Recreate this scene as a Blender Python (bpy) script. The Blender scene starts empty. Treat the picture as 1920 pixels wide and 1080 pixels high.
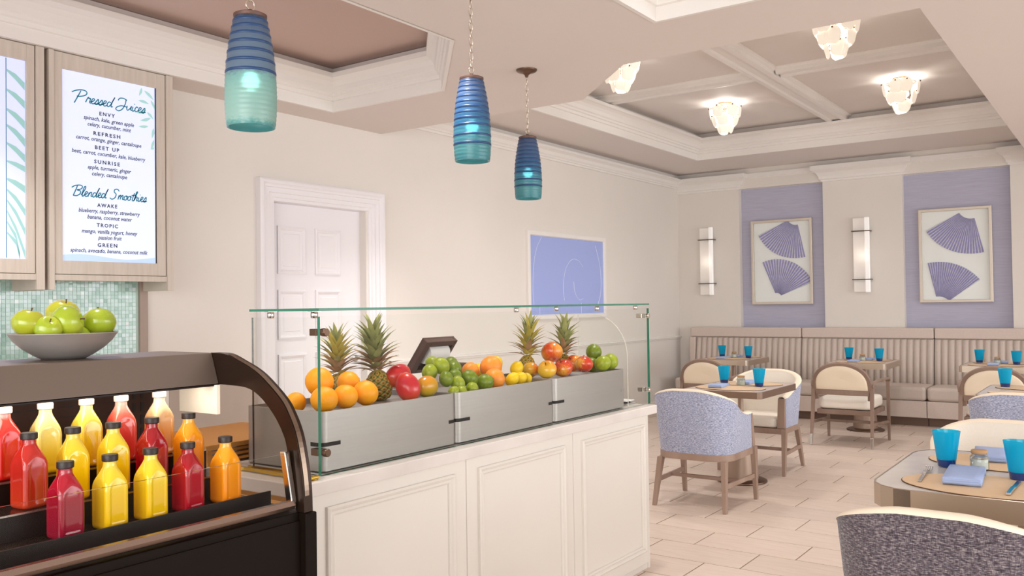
import bpy, bmesh, math, random
from math import sin, cos, pi, radians, sqrt, atan2, hypot
from mathutils import Vector, Matrix

S = bpy.context.scene
COL = S.collection
random.seed(7)

# ------------------------------------------------------------------ camera
YAW, PITCH, ROLL = 0.616740, 0.0190281, -0.0139460
fwd = Vector((cos(YAW)*cos(PITCH), sin(YAW)*cos(PITCH), sin(PITCH)))
rgt = fwd.cross(Vector((0, 0, 1))).normalized()
up0 = rgt.cross(fwd)
rg2 = rgt*cos(ROLL) + up0*sin(ROLL)
up2 = -rgt*sin(ROLL) + up0*cos(ROLL)
cam_d = bpy.data.cameras.new('camera')
cam = bpy.data.objects.new('camera', cam_d)
COL.objects.link(cam)
mw = Matrix((rg2, up2, -fwd)).transposed().to_4x4()
mw.translation = Vector((0, 0, 1.49))
cam.matrix_world = mw
cam_d.sensor_width = 36.0
cam_d.lens = 36.0*1644.02/1920.0
cam_d.clip_start = 0.05
S.camera = cam

# ------------------------------------------------------------------ world, exposure
W = bpy.data.worlds.new('world')
S.world = W
W.use_nodes = True
bg = W.node_tree.nodes['Background']
bg.inputs['Color'].default_value = (0.98, 0.99, 1.0, 1)
bg.inputs['Strength'].default_value = 1.65
S.view_settings.view_transform = 'Standard'
S.view_settings.look = 'None'
S.view_settings.exposure = 0.0
S.view_settings.gamma = 1.0
S.view_settings.use_curve_mapping = False
S.render.film_transparent = False
try:
    S.cycles.max_bounces = 10
    S.cycles.transparent_max_bounces = 16
    S.cycles.caustics_reflective = False
    S.cycles.caustics_refractive = False
    S.cycles.sample_clamp_indirect = 4.0
except Exception:
    pass

# ------------------------------------------------------------------ large lights
def light(name, kind, loc, energy, color=(1, 1, 1), size=None, aim=None, spot=None, blend=0.6, radius=None):
    d = bpy.data.lights.new(name, kind)
    d.energy = energy
    d.color = color
    if kind == 'AREA' and size:
        d.shape = 'RECTANGLE'
        d.size, d.size_y = size
    if kind == 'SPOT' and spot:
        d.spot_size = radians(spot)
        d.spot_blend = blend
    if radius is not None and kind in ('SPOT', 'POINT'):
        d.shadow_soft_size = radius
    o = bpy.data.objects.new(name, d)
    COL.objects.link(o)
    o.location = loc
    if aim is not None:
        v = Vector(aim) - Vector(loc)
        o.rotation_euler = v.to_track_quat('-Z', 'Y').to_euler()
    return o

# daylight through the windows on the open right side of the room, plus an area light added unseen behind the camera
dw = light('daylight_window', 'AREA', (6.5, -4.6, 1.55), 88, (0.97, 0.99, 1.0), (8.5, 2.2), (6.5, 0, 1.0))
lb = light('rear_fill_light', 'AREA', (-2.2, 0.2, 1.9), 56, (1.0, 0.99, 0.97), (4.5, 2.4), (3.0, 1.2, 1.3))
dw.data.spread = radians(100)
lb.data.spread = radians(95)
# fill spots added just under the low ceiling, without fixtures
for i, (lx, ly, e) in enumerate([(3.0, 2.62, 50), (4.6, 2.35, 46), (1.3, 2.7, 46), (5.3, 0.6, 11), (3.2, 0.45, 12), (7.6, 0.45, 9), (10.0, 0.45, 9), (5.25, 4.45, 62), (2.0, 4.6, 40)]):
    light('added_fill_spot', 'SPOT', (lx, ly, 2.985), e*1.9, (1.0, 0.97, 0.935), aim=(lx, ly, 0), spot=95, blend=0.9, radius=0.07)

# ------------------------------------------------------------------ materials
def lin(h):
    h = h.lstrip('#')
    o = []
    for i in (0, 2, 4):
        c = int(h[i:i+2], 16)/255.0
        o.append(c/12.92 if c <= 0.04045 else ((c+0.055)/1.055)**2.4)
    return (*o, 1.0)

MATS = {}
def mat(name, col, rough=0.5, metal=0.0, spec=0.5, coat=0.0, emit=None, estr=0.0, trans=0.0, ior=1.45,
        noise=0.0, nscale=20.0, nstretch=(1, 1, 1), col2=None, bump=0.0, bscale=60.0, randval=0.0, sss=0.0, bdist=0.002):
    if name in MATS:
        return MATS[name]
    m = bpy.data.materials.new(name)
    m.use_nodes = True
    nt = m.node_tree
    N, Lk = nt.nodes, nt.links
    b = N['Principled BSDF']
    b.inputs['Base Color'].default_value = lin(col)
    b.inputs['Roughness'].default_value = rough
    b.inputs['Metallic'].default_value = metal
    b.inputs['Specular IOR Level'].default_value = spec
    b.inputs['Coat Weight'].default_value = coat
    b.inputs['Coat Roughness'].default_value = 0.06
    b.inputs['IOR'].default_value = ior
    b.inputs['Transmission Weight'].default_value = trans
    if sss:
        b.inputs['Subsurface Weight'].default_value = sss
        b.inputs['Subsurface Radius'].default_value = (0.02, 0.01, 0.006)
    if emit:
        b.inputs['Emission Color'].default_value = lin(emit)
        b.inputs['Emission Strength'].default_value = estr
    last = None
    if noise > 0 or bump > 0:
        tc = N.new('ShaderNodeTexCoord')
        mp = N.new('ShaderNodeMapping')
        mp.inputs['Scale'].default_value = nstretch
        Lk.new(tc.outputs['Object'], mp.inputs['Vector'])
    if noise > 0:
        tx = N.new('ShaderNodeTexNoise')
        tx.inputs['Scale'].default_value = nscale
        tx.inputs['Detail'].default_value = 5
        Lk.new(mp.outputs['Vector'], tx.inputs['Vector'])
        rp = N.new('ShaderNodeValToRGB')
        rp.color_ramp.elements[0].position = 0.5 - 0.22
        rp.color_ramp.elements[1].position = 0.5 + 0.22
        c1 = lin(col)
        c2 = lin(col2) if col2 else tuple(c*(1-noise) for c in c1[:3]) + (1,)
        rp.color_ramp.elements[0].color = c2
        rp.color_ramp.elements[1].color = c1
        Lk.new(tx.outputs['Fac'], rp.inputs['Fac'])
        last = rp.outputs['Color']
    if randval > 0:
        oi = N.new('ShaderNodeObjectInfo')
        hs = N.new('ShaderNodeHueSaturation')
        mr = N.new('ShaderNodeMapRange')
        mr.inputs['To Min'].default_value = 1-randval
        mr.inputs['To Max'].default_value = 1+randval
        Lk.new(oi.outputs['Random'], mr.inputs['Value'])
        Lk.new(mr.outputs['Result'], hs.inputs['Value'])
        if last is not None:
            Lk.new(last, hs.inputs['Color'])
        else:
            hs.inputs['Color'].default_value = lin(col)
        last = hs.outputs['Color']
    if last is not None:
        Lk.new(last, b.inputs['Base Color'])
    if bump > 0:
        t2 = N.new('ShaderNodeTexNoise')
        t2.inputs['Scale'].default_value = bscale
        t2.inputs['Detail'].default_value = 3
        Lk.new(mp.outputs['Vector'], t2.inputs['Vector'])
        bp = N.new('ShaderNodeBump')
        bp.inputs['Strength'].default_value = bump
        bp.inputs['Distance'].default_value = bdist
        Lk.new(t2.outputs['Fac'], bp.inputs['Height'])
        Lk.new(bp.outputs['Normal'], b.inputs['Normal'])
    MATS[name] = m
    return m

def grad_mat(name, stops, axis='Z', rough=0.3, coat=0.0, spec=0.5, noise=0.0, nscale=8.0, nstretch=(1, 1, 1), bump=0, bscale=80, sss=0.0, emit=0.0, trl=0.0):
    """colour ramp along a generated axis of the thing itself (its own colouring)"""
    if name in MATS:
        return MATS[name]
    m = bpy.data.materials.new(name)
    m.use_nodes = True
    nt = m.node_tree
    N, Lk = nt.nodes, nt.links
    b = N['Principled BSDF']
    b.inputs['Roughness'].default_value = rough
    b.inputs['Coat Weight'].default_value = coat
    b.inputs['Specular IOR Level'].default_value = spec
    b.inputs['Subsurface Weight'].default_value = sss
    b.inputs['Subsurface Radius'].default_value = (0.01, 0.006, 0.004)
    tc = N.new('ShaderNodeTexCoord')
    sp = N.new('ShaderNodeSeparateXYZ')
    Lk.new(tc.outputs['Generated'], sp.inputs['Vector'])
    src = sp.outputs[axis]
    if noise > 0:
        mp = N.new('ShaderNodeMapping')
        mp.inputs['Scale'].default_value = nstretch
        Lk.new(tc.outputs['Generated'], mp.inputs['Vector'])
        tx = N.new('ShaderNodeTexNoise')
        tx.inputs['Scale'].default_value = nscale
        tx.inputs['Detail'].default_value = 4
        Lk.new(mp.outputs['Vector'], tx.inputs['Vector'])
        ma = N.new('ShaderNodeMath'); ma.operation = 'MULTIPLY_ADD'
        ma.inputs[1].default_value = noise
        Lk.new(tx.outputs['Fac'], ma.inputs[0])
        sb = N.new('ShaderNodeMath'); sb.operation = 'SUBTRACT'
        sb.inputs[1].default_value = noise*0.5
        Lk.new(src, ma.inputs[2])
        Lk.new(ma.outputs[0], sb.inputs[0])
        src = sb.outputs[0]
    rp = N.new('ShaderNodeValToRGB')
    el = rp.color_ramp.elements
    while len(el) > 1:
        el.remove(el[-1])
    el[0].position = stops[0][0]; el[0].color = lin(stops[0][1])
    for p, c in stops[1:]:
        e = el.new(p); e.color = lin(c)
    Lk.new(src, rp.inputs['Fac'])
    Lk.new(rp.outputs['Color'], b.inputs['Base Color'])
    if emit:
        Lk.new(rp.outputs['Color'], b.inputs['Emission Color'])
        b.inputs['Emission Strength'].default_value = emit
    if bump:
        t2 = N.new('ShaderNodeTexNoise'); t2.inputs['Scale'].default_value = bscale
        Lk.new(tc.outputs['Object'], t2.inputs['Vector'])
        bp = N.new('ShaderNodeBump'); bp.inputs['Strength'].default_value = bump; bp.inputs['Distance'].default_value = 0.001
        Lk.new(t2.outputs['Fac'], bp.inputs['Height']); Lk.new(bp.outputs['Normal'], b.inputs['Normal'])
    if trl > 0:
        out = N['Material Output']
        tr = N.new('ShaderNodeBsdfTranslucent')
        Lk.new(rp.outputs['Color'], tr.inputs['Color'])
        mx = N.new('ShaderNodeMixShader'); mx.inputs['Fac'].default_value = trl
        Lk.new(b.outputs[0], mx.inputs[1]); Lk.new(tr.outputs[0], mx.inputs[2])
        Lk.new(mx.outputs[0], out.inputs['Surface'])
    MATS[name] = m
    return m

def glass_mat(name, tint='#ffffff', refl=1.0, base=0.03):
    """thin pane: clear with a fresnel reflection"""
    if name in MATS:
        return MATS[name]
    m = bpy.data.materials.new(name)
    m.use_nodes = True
    nt = m.node_tree
    N, Lk = nt.nodes, nt.links
    N.remove(N['Principled BSDF'])
    out = N['Material Output']
    tr = N.new('ShaderNodeBsdfTransparent'); tr.inputs['Color'].default_value = lin(tint)
    gl = N.new('ShaderNodeBsdfGlossy'); gl.inputs['Roughness'].default_value = 0.02
    lw = N.new('ShaderNodeLayerWeight'); lw.inputs['Blend'].default_value = 0.5
    pw = N.new('ShaderNodeMath'); pw.operation = 'POWER'; pw.inputs[1].default_value = 5.0
    Lk.new(lw.outputs['Facing'], pw.inputs[0])
    ma = N.new('ShaderNodeMath'); ma.operation = 'MULTIPLY_ADD'; ma.inputs[1].default_value = 0.9*refl; ma.inputs[2].default_value = base*refl
    Lk.new(pw.outputs[0], ma.inputs[0])
    ge = N.new('ShaderNodeNewGeometry')
    iv = N.new('ShaderNodeMath'); iv.operation = 'SUBTRACT'; iv.inputs[0].default_value = 1.0
    Lk.new(ge.outputs['Backfacing'], iv.inputs[1])
    mu = N.new('ShaderNodeMath'); mu.operation = 'MULTIPLY'
    Lk.new(ma.outputs[0], mu.inputs[0]); Lk.new(iv.outputs[0], mu.inputs[1])
    mx = N.new('ShaderNodeMixShader')
    Lk.new(mu.outputs[0], mx.inputs['Fac'])
    Lk.new(tr.outputs[0], mx.inputs[1]); Lk.new(gl.outputs[0], mx.inputs[2])
    Lk.new(mx.outputs[0], out.inputs['Surface'])
    MATS[name] = m
    return m

def tweed_mat(name, dark, mid, light_c, sc=1.0):
    if name in MATS:
        return MATS[name]
    m = bpy.data.materials.new(name)
    m.use_nodes = True
    nt = m.node_tree
    N, Lk = nt.nodes, nt.links
    b = N['Principled BSDF']
    b.inputs['Roughness'].default_value = 0.95
    b.inputs['Specular IOR Level'].default_value = 0.15
    b.inputs['Sheen Weight'].default_value = 0.25
    tc = N.new('ShaderNodeTexCoord')
    outs = []
    for st in ((70, 70, 420), (420, 420, 60)):
        mp = N.new('ShaderNodeMapping'); mp.inputs['Scale'].default_value = tuple(s*sc for s in st)
        Lk.new(tc.outputs['Object'], mp.inputs['Vector'])
        tx = N.new('ShaderNodeTexNoise'); tx.inputs['Scale'].default_value = 1.0; tx.inputs['Detail'].default_value = 3
        Lk.new(mp.outputs['Vector'], tx.inputs['Vector'])
        outs.append(tx.outputs['Fac'])
    hf = N.new('ShaderNodeMix'); hf.data_type = 'FLOAT'; hf.inputs[0].default_value = 0.3
    Lk.new(outs[0], hf.inputs[2]); Lk.new(outs[1], hf.inputs[3])
    rp = N.new('ShaderNodeValToRGB')
    el = rp.color_ramp.elements
    el[0].position = 0.36; el[0].color = lin(dark)
    el[1].position = 0.66; el[1].color = lin(light_c)
    e = el.new(0.5); e.color = lin(mid)
    Lk.new(hf.outputs[0], rp.inputs['Fac'])
    Lk.new(rp.outputs['Color'], b.inputs['Base Color'])
    bp = N.new('ShaderNodeBump'); bp.inputs['Strength'].default_value = 0.35; bp.inputs['Distance'].default_value = 0.0015
    Lk.new(hf.outputs[0], bp.inputs['Height']); Lk.new(bp.outputs['Normal'], b.inputs['Normal'])
    MATS[name] = m
    return m

M_WALL = mat('wall_paint', '#e8e1da', 0.75, noise=0.03, nscale=1.5)
M_CEIL = mat('ceiling_paint', '#e4dad4', 0.85, noise=0.02, nscale=1.0)
M_CEIL2 = mat('tray_ceiling_paint', '#e4dcd6', 0.85)
M_CEIL3 = mat('left_tray_ceiling_shaded', '#cdb4a9', 0.85)  # shade inside the tray is put into this darker tan
M_TRIM = mat('trim_paint', '#eee9e4', 0.5)
M_DOOR = mat('door_paint', '#efebee', 0.45)
M_COUNTER = mat('counter_paint', '#e3ddd5', 0.45, noise=0.02, nscale=2)
M_SLAB = mat('slab_quartz', '#e6ded8', 0.25, noise=0.06, nscale=5, col2='#d8cfca')
M_MARBLE = mat('table_marble', '#ded8d2', 0.16, noise=0.1, nscale=3.5, col2='#c9c1bb')
M_TILE = mat('floor_tile', '#dccabd', 0.42, noise=0.06, nscale=4, nstretch=(9, 1, 1), col2='#cebbac', randval=0.035, bump=0.05, bscale=12)
M_GROUT = mat('grout', '#a48f7d', 0.9)
M_STEEL = mat('brushed_grey_metal', '#b3aca8', 0.38, 0.55, noise=0.06, nscale=3, nstretch=(1, 1, 40))
M_CHROME = mat('chrome', '#d8d2cc', 0.16, 1.0)
M_NICKEL = mat('nickel_edge', '#d3c5b5', 0.3, 1.0)
M_BRONZE = mat('bronze_metal', '#6d5648', 0.34, 0.85)
M_PEDESTAL = mat('pedestal_metal', '#a38d7d', 0.42, 0.55)
M_BRASS = mat('brass', '#d4ae4a', 0.22, 1.0)
M_BLACK = mat('black_laminate', '#150d08', 0.5, spec=0.12)
M_DARK = mat('dark_interior', '#1c0f0a', 0.45, spec=0.3)
M_DARKB = mat('dark_brown_interior', '#3d2519', 0.55, spec=0.3)
M_TAUPE = mat('taupe_metal', '#76675d', 0.4, 0.35)
M_FRAMEBR = mat('bracket_metal', '#37281f', 0.28, 0.6)
M_WOODC = mat('chair_wood', '#ab9283', 0.5, noise=0.18, nscale=6, nstretch=(1, 1, 0.15), col2='#927868')
M_WOODC2 = mat('armchair_wood', '#9a8273', 0.45, noise=0.18, nscale=6, nstretch=(1, 1, 0.15), col2='#80695b')
M_OAK = mat('warm_oak', '#d39a52', 0.5, noise=0.15, nscale=5, nstretch=(0.3, 0.3, 6), col2='#b87d38')
M_CABW = mat('whitewashed_wood', '#d8ccc0', 0.6, noise=0.08, nscale=7, nstretch=(6, 1, 0.5), col2='#cabdb0', bump=0.1, bscale=30)
M_CREAM = mat('cream_fabric', '#efe6da', 0.9, noise=0.04, nscale=90, spec=0.2)
M_CREAM2 = mat('cream_leather', '#f0e0c8', 0.6, spec=0.3)
M_PIPING = mat('pale_piping', '#f1e2cc', 0.7)
M_TWEED = tweed_mat('blue_tweed', '#70768f', '#a2a9c4', '#e0e0ea')
M_TWEED_SHADE = tweed_mat('shaded_blue_tweed', '#332c32', '#5c535b', '#a59a9a')  # darker copy of the blue tweed, with shade put into its colour
M_BANQ = mat('banquette_leather', '#cdbfb5', 0.5, spec=0.35, noise=0.03, nscale=30)
M_BANQ2 = mat('banquette_fabric', '#d8c8be', 0.85, spec=0.2, noise=0.06, nscale=60)
M_PLINTH = mat('banquette_plinth', '#7a6152', 0.5)
M_BLUEW = mat('blue_grasscloth', '#b4b2c6', 0.8, noise=0.12, nscale=6, nstretch=(1, 0.7, 22), col2='#c1c0d2', spec=0.2)
M_ARTBACK = mat('art_backing', '#ffffff', 0.8)
M_ARTFR = mat('art_frame_silver', '#d9cdbf', 0.4, 0.25)
M_BLUEART = mat('blue_art_glass', '#a4b3ea', 0.3, spec=0.4)
M_LINE = mat('pale_line', '#dde3f8', 0.5)
M_GLASS = glass_mat('clear_pane', '#fcfdfc', 0.25)
M_GLASST = glass_mat('grey_pane', '#e2dcd8', 0.25)
M_GEDGE = mat('glass_edge_green', '#2c7a62', 0.12, spec=0.6, coat=0.5)
M_GEDGED = mat('glass_edge_dark', '#4b4238', 0.12, spec=0.6, coat=0.5)
M_CLEARG = glass_mat('jar_glass', '#f0f2f0', 1.0)
M_WHITE = mat('white_plastic', '#ece8e6', 0.45)
M_NAP = mat('blue_napkin', '#a7b8de', 0.85, noise=0.06, nscale=60, spec=0.2)
M_MAT = mat('tan_leather', '#e0c09a', 0.55, noise=0.05, nscale=40)
M_MATE = mat('placemat_edge', '#5a3a26', 0.6)
M_SILVER = mat('cutlery_steel', '#d6d2d0', 0.18, 1.0)
M_SALT = mat('salt', '#f1eee6', 0.9)
M_CORK = mat('jar_lid_wood', '#b98d62', 0.6, noise=0.1, nscale=20)
M_MOSGROUT = mat('mosaic_grout', '#b9cfc4', 0.8)

# ------------------------------------------------------------------ mesh builder
ORIG = {}
class MB:
    def __init__(s):
        s.v, s.f, s.m = [], [], []
        s.mi = 0
    def add(s, vs, fs):
        n = len(s.v)
        s.v += [tuple(p) for p in vs]
        s.f += [tuple(i+n for i in f) for f in fs]
        s.m += [s.mi]*len(fs)
        return s
    def box(s, x0, x1, y0, y1, z0, z1):
        return s.add([(x0,y0,z0),(x1,y0,z0),(x1,y1,z0),(x0,y1,z0),(x0,y0,z1),(x1,y0,z1),(x1,y1,z1),(x0,y1,z1)],
                     [(0,3,2,1),(4,5,6,7),(0,1,5,4),(1,2,6,5),(2,3,7,6),(3,0,4,7)])
    def hexa(s, b, t):
        """box from 4 bottom and 4 top corners (counter-clockwise seen from above)"""
        return s.add(list(b)+list(t), [(0,3,2,1),(4,5,6,7),(0,1,5,4),(1,2,6,5),(2,3,7,6),(3,0,4,7)])
    def prism(s, poly, z0, z1, axis='z'):
        """polygon extruded; axis z: poly=(x,y); y: poly=(x,z); x: poly=(y,z)"""
        n = len(poly)
        def P(a, b, c):
            return (a, b, c) if axis == 'z' else ((a, c, b) if axis == 'y' else (c, a, b))
        vs = [P(a, b, z0) for a, b in poly] + [P(a, b, z1) for a, b in poly]
        fs = [tuple(range(n-1, -1, -1)), tuple(range(n, 2*n))]
        fs += [(i, (i+1) % n, n+(i+1) % n, n+i) for i in range(n)]
        return s.add(vs, fs)
    def lathe(s, prof, n=24, c=(0, 0, 0), cap=True, sx=1, sy=1):
        vs = []
        for r, z in prof:
            for k in range(n):
                a = 2*pi*k/n
                vs.append((c[0]+r*cos(a)*sx, c[1]+r*sin(a)*sy, c[2]+z))
        fs = []
        for i in range(len(prof)-1):
            for k in range(n):
                k2 = (k+1) % n
                fs.append((i*n+k, i*n+k2, (i+1)*n+k2, (i+1)*n+k))
        if cap:
            if prof[0][0] > 1e-5: fs.append(tuple(range(n-1, -1, -1)))
            if prof[-1][0] > 1e-5: fs.append(tuple((len(prof)-1)*n+k for k in range(n)))
        return s.add(vs, fs)
    def tube(s, pts, r, n=8, closed=False, sec=None, upv=(0, 0, 1)):
        """sweep a round (or given (a,b) section) along points; r number or list"""
        pts = [Vector(p) for p in pts]
        N = len(pts)
        rr = r if isinstance(r, (list, tuple)) else [r]*N
        vs = []
        prev = None
        for i, p in enumerate(pts):
            a = pts[(i-1) % N] if (closed or i > 0) else p
            b = pts[(i+1) % N] if (closed or i < N-1) else p
            t = (b-a).normalized()
            u = Vector(upv)
            if prev is not None: u = prev
            sd = t.cross(u)
            if sd.length < 1e-4: sd = t.cross(Vector((1, 0, 0)))
            sd.normalize()
            u = sd.cross(t).normalized()
            prev = u
            if sec:
                for (da, db) in sec:
                    vs.append(p + sd*da*rr[i] + u*db*rr[i])
            else:
                for k in range(n):
                    an = 2*pi*k/n
                    vs.append(p + sd*cos(an)*rr[i] + u*sin(an)*rr[i])
        m = len(sec) if sec else n
        fs = []
        for i in range(N if closed else N-1):
            j = (i+1) % N
            for k in range(m):
                k2 = (k+1) % m
                fs.append((i*m+k, i*m+k2, j*m+k2, j*m+k))
        if not closed:
            fs.append(tuple(range(m-1, -1, -1)))
            fs.append(tuple((N-1)*m+k for k in range(m)))
        return s.add(vs, fs)
    def sphere(s, c, r, n=16, m=10, sx=1, sy=1, sz=1, fn=None):
        vs = [(c[0], c[1], c[2]-r*sz)]
        for i in range(1, m):
            th = pi*i/m
            for k in range(n):
                a = 2*pi*k/n
                d = Vector((sin(th)*cos(a), sin(th)*sin(a), -cos(th)))
                q = fn(d) if fn else 1.0
                vs.append((c[0]+d.x*r*sx*q, c[1]+d.y*r*sy*q, c[2]+d.z*r*sz*q))
        vs.append((c[0], c[1], c[2]+r*sz))
        fs = [(0, 1+(k+1) % n, 1+k) for k in range(n)]
        for i in range(m-2):
            for k in range(n):
                a, b = 1+i*n+k, 1+i*n+(k+1) % n
                fs.append((a, b, b+n, a+n))
        L = len(vs)-1
        fs += [(L, L-n+k, L-n+(k+1) % n) for k in range(n)]
        return s.add(vs, fs)
    def grid(s, rows, flip=False, closed=False):
        """rows: list of equal length point lists"""
        n = len(rows[0])
        vs = [p for r in rows for p in r]
        fs = []
        for i in range(len(rows)-1):
            for k in range(n if closed else n-1):
                k2 = (k+1) % n
                q = (i*n+k, i*n+k2, (i+1)*n+k2, (i+1)*n+k)
                fs.append(q[::-1] if flip else q)
        return s.add(vs, fs)
    def rings(s, x0, x1, z0, z1, prof, y, out=-1, keep_bottom=False, fill=True, back=True):
        """nested rectangles in a wall plane y (facing out*Y): prof=(inset,height)"""
        rws = []
        for ins, h in prof:
            zb = z0 if keep_bottom else z0+ins
            rws.append([(x0+ins, y+out*h, zb), (x1-ins, y+out*h, zb), (x1-ins, y+out*h, z1-ins), (x0+ins, y+out*h, z1-ins)])
        s.grid(rws, closed=True, flip=(out > 0))
        if fill:
            n = len(s.v)
            s.add(rws[-1], [(0, 1, 2, 3)] if out < 0 else [(3, 2, 1, 0)])
        return s
    def build(s, name, m, parent=None, smooth=False, world=True, bevel=0, seg=2, label=None, angle=None, solid=0):
        me = bpy.data.meshes.new(name)
        off = ORIG.get(parent.name, Vector((0, 0, 0))) if (parent is not None and world) else Vector((0, 0, 0))
        me.from_pydata([(a-off[0], b-off[1], c-off[2]) for a, b, c in s.v], [], s.f)
        ms = m if isinstance(m, (list, tuple)) else [m]
        for q in ms: me.materials.append(q)
        for p, i in zip(me.polygons, s.m):
            p.material_index = i
            p.use_smooth = bool(smooth)
        bm = bmesh.new(); bm.from_mesh(me)
        bmesh.ops.recalc_face_normals(bm, faces=bm.faces[:])
        bm.to_mesh(me); bm.free()
        me.update()
        o = bpy.data.objects.new(name, me)
        COL.objects.link(o)
        if parent is not None:
            o.parent = parent
            ORIG[o.name] = off
        if smooth and angle:
            try: me.set_sharp_from_angle(angle=radians(angle))
            except Exception: pass
        if bevel:
            b = o.modifiers.new('bevel', 'BEVEL')
            b.width = bevel; b.segments = seg; b.limit_method = 'ANGLE'; b.angle_limit = radians(35)
            if hasattr(b, 'harden_normals'): b.harden_normals = False
        if solid:
            b = o.modifiers.new('solid', 'SOLIDIFY'); b.thickness = solid; b.offset = 0
        if label: o['label'] = label
        return o

def thing(name, label, cat, loc=(0, 0, 0), rz=0, group=None):
    o = bpy.data.objects.new(name, None)
    COL.objects.link(o)
    o.location = loc
    o.rotation_euler = (0, 0, rz)
    o.empty_display_size = 0.1
    o['label'] = label; o['category'] = cat
    if group: o['group'] = group
    ORIG[o.name] = Vector(loc)
    return o
def tag(o, label, cat, group=None):
    o['label'] = label; o['category'] = cat
    if group: o['group'] = group
    return o
def struct(o):
    o['kind'] = 'structure'
    return o
def dup(root, loc, rz=None, label=None, group=None, scale=None, rot=None):
    r = root.copy(); COL.objects.link(r)
    r.location = loc
    if rz is not None: r.rotation_euler = (0, 0, rz)
    if rot is not None: r.rotation_euler = rot
    if scale is not None: r.scale = scale
    if label: r['label'] = label
    if group: r['group'] = group
    ORIG[r.name] = Vector(loc)
    for ch in list(root.children):
        c = ch.copy(); COL.objects.link(c); c.parent = r
        for g in ch.children:
            d = g.copy(); COL.objects.link(d); d.parent = c
    return r
def place(o, loc, rot=None, scale=None):
    o.location = loc
    if rot: o.rotation_euler = rot
    if scale: o.scale = scale
    ORIG[o.name] = Vector(loc)
    return o

def sweep(mb, prof, path, closed=False, side=1):
    """sweep profile (d,z) along a plan path with mitred corners; d is measured to the left (side=1) or right (-1) of the path"""
    P = [Vector((p[0], p[1])) for p in path]
    n = len(P)
    offs = []
    for i in range(n):
        def nrm(a, b):
            t = (b-a).normalized()
            return Vector((-t.y, t.x))*side
        if closed or 0 < i < n-1:
            n1 = nrm(P[(i-1) % n], P[i]); n2 = nrm(P[i], P[(i+1) % n])
            mv = (n1+n2)
            mv = mv/max(0.2, mv.dot(n1)) if mv.length > 1e-6 else n1
        elif i == 0: mv = nrm(P[0], P[1])
        else: mv = nrm(P[-2], P[-1])
        offs.append(mv)
    rows = []
    idx = list(range(n)) + ([0] if closed else [])
    for i in idx:
        rows.append([(P[i].x+offs[i].x*d, P[i].y+offs[i].y*d, z) for d, z in prof])
    mb.grid(rows)
    return mb

def smooth_path(pts, k=8, closed=False):
    """Catmull-Rom through points"""
    P = [Vector(p) for p in pts]
    n = len(P); out = []
    for i in range(n if closed else n-1):
        p0 = P[(i-1) % n] if (closed or i > 0) else P[0]*2-P[1]
        p1, p2 = P[i], P[(i+1) % n]
        p3 = P[(i+2) % n] if (closed or i+2 < n) else P[-1]*2-P[-2]
        for j in range(k):
            t = j/k
            out.append(0.5*((2*p1)+(-p0+p2)*t+(2*p0-5*p1+4*p2-p3)*t*t+(-p0+3*p1-3*p2+p3)*t*t*t))
    if not closed: out.append(P[-1].copy())
    return out

# ================================================================== SETTING
YW = 5.386      # left wall plane
XB = 11.8       # pier face of the back wall
ZC = 3.33       # room ceiling
ZL = 3.01       # low ceiling

# ---- floor: tiles laid in thirds, long side across the room
fl = struct(MB().box(-2.4, 12.1, -4.7, YW+0.2, -0.10, -0.004).build('floor', M_GROUT))
TW, TL, J = 0.328, 0.625, 0.0036
def tile_mb(x0, x1, y0, y1, mb=None):
    mb = mb or MB()
    b = 0.003
    n0 = len(mb.f)
    mb.add([(x0,y0,-0.004),(x1,y0,-0.004),(x1,y1,-0.004),(x0,y1,-0.004),
            (x0,y0,-b*0.5),(x1,y0,-b*0.5),(x1,y1,-b*0.5),(x0,y1,-b*0.5),
            (x0+b,y0+b,0),(x1-b,y0+b,0),(x1-b,y1-b,0),(x0+b,y1-b,0)],
           [(0,1,5,4),(1,2,6,5),(2,3,7,6),(3,0,4,7),(4,5,9,8),(5,6,10,9),(6,7,11,10),(7,4,8,11),(8,9,10,11)])
    for q in range(4): mb.m[n0+q] = 1
    return mb
tile_me = None
rest = MB()
ntile = 0
for k in range(-23, 22):
    x0 = 5.065 + TW*k
    x1 = x0 + TW
    off = (1.62 - 0.2083*k) % TL
    j = -9
    while True:
        y0 = off + TL*j
        y1 = y0 + TL
        j += 1
        if y0 > YW - 0.02: break
        if y1 < -4.6: continue
        y1c = min(y1, YW-0.003)
        vis = 3.7 < x1 and x0 < 11.2 and y1 > 0.075*x1 and (x0 > 4.45 or y0 < 2.3) and y0 < 5.0*(x1/11.8)+0.4
        if vis and y1c == y1:
            if tile_me is None:
                o = tile_mb(-TW/2+J, TW/2-J, -TL/2+J, TL/2-J).build('tile', [M_TILE, M_GROUT])
                tile_me = o
            else:
                o = tile_me.copy(); COL.objects.link(o)
            o.parent = fl
            o.location = ((x0+x1)/2, (y0+y1)/2, 0)
            ntile += 1
        elif x0 < 11.8:
            tile_mb(x0+J, x1-J, y0+J, y1c-J, rest)
o = rest.build('tile_field', [M_TILE, M_GROUT], fl); o['kind'] = 'stuff'

# ---- left wall with a door opening
DX0, DX1, DZ = 4.44, 5.43, 2.315
w = MB()
w.box(-2.4, DX0, YW, YW+0.2, 0, 3.8).box(DX1, XB+0.2, YW, YW+0.2, 0, 3.8).box(DX0, DX1, YW, YW+0.2, DZ, 3.8)
wl = struct(w.build('wall_left', M_WALL))
# closet dark behind the door leaf
MB().box(DX0-0.05, DX1+0.05, YW+0.19, YW+0.22, 0, DZ+0.05).build('door_backing', M_WALL, wl)
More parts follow.
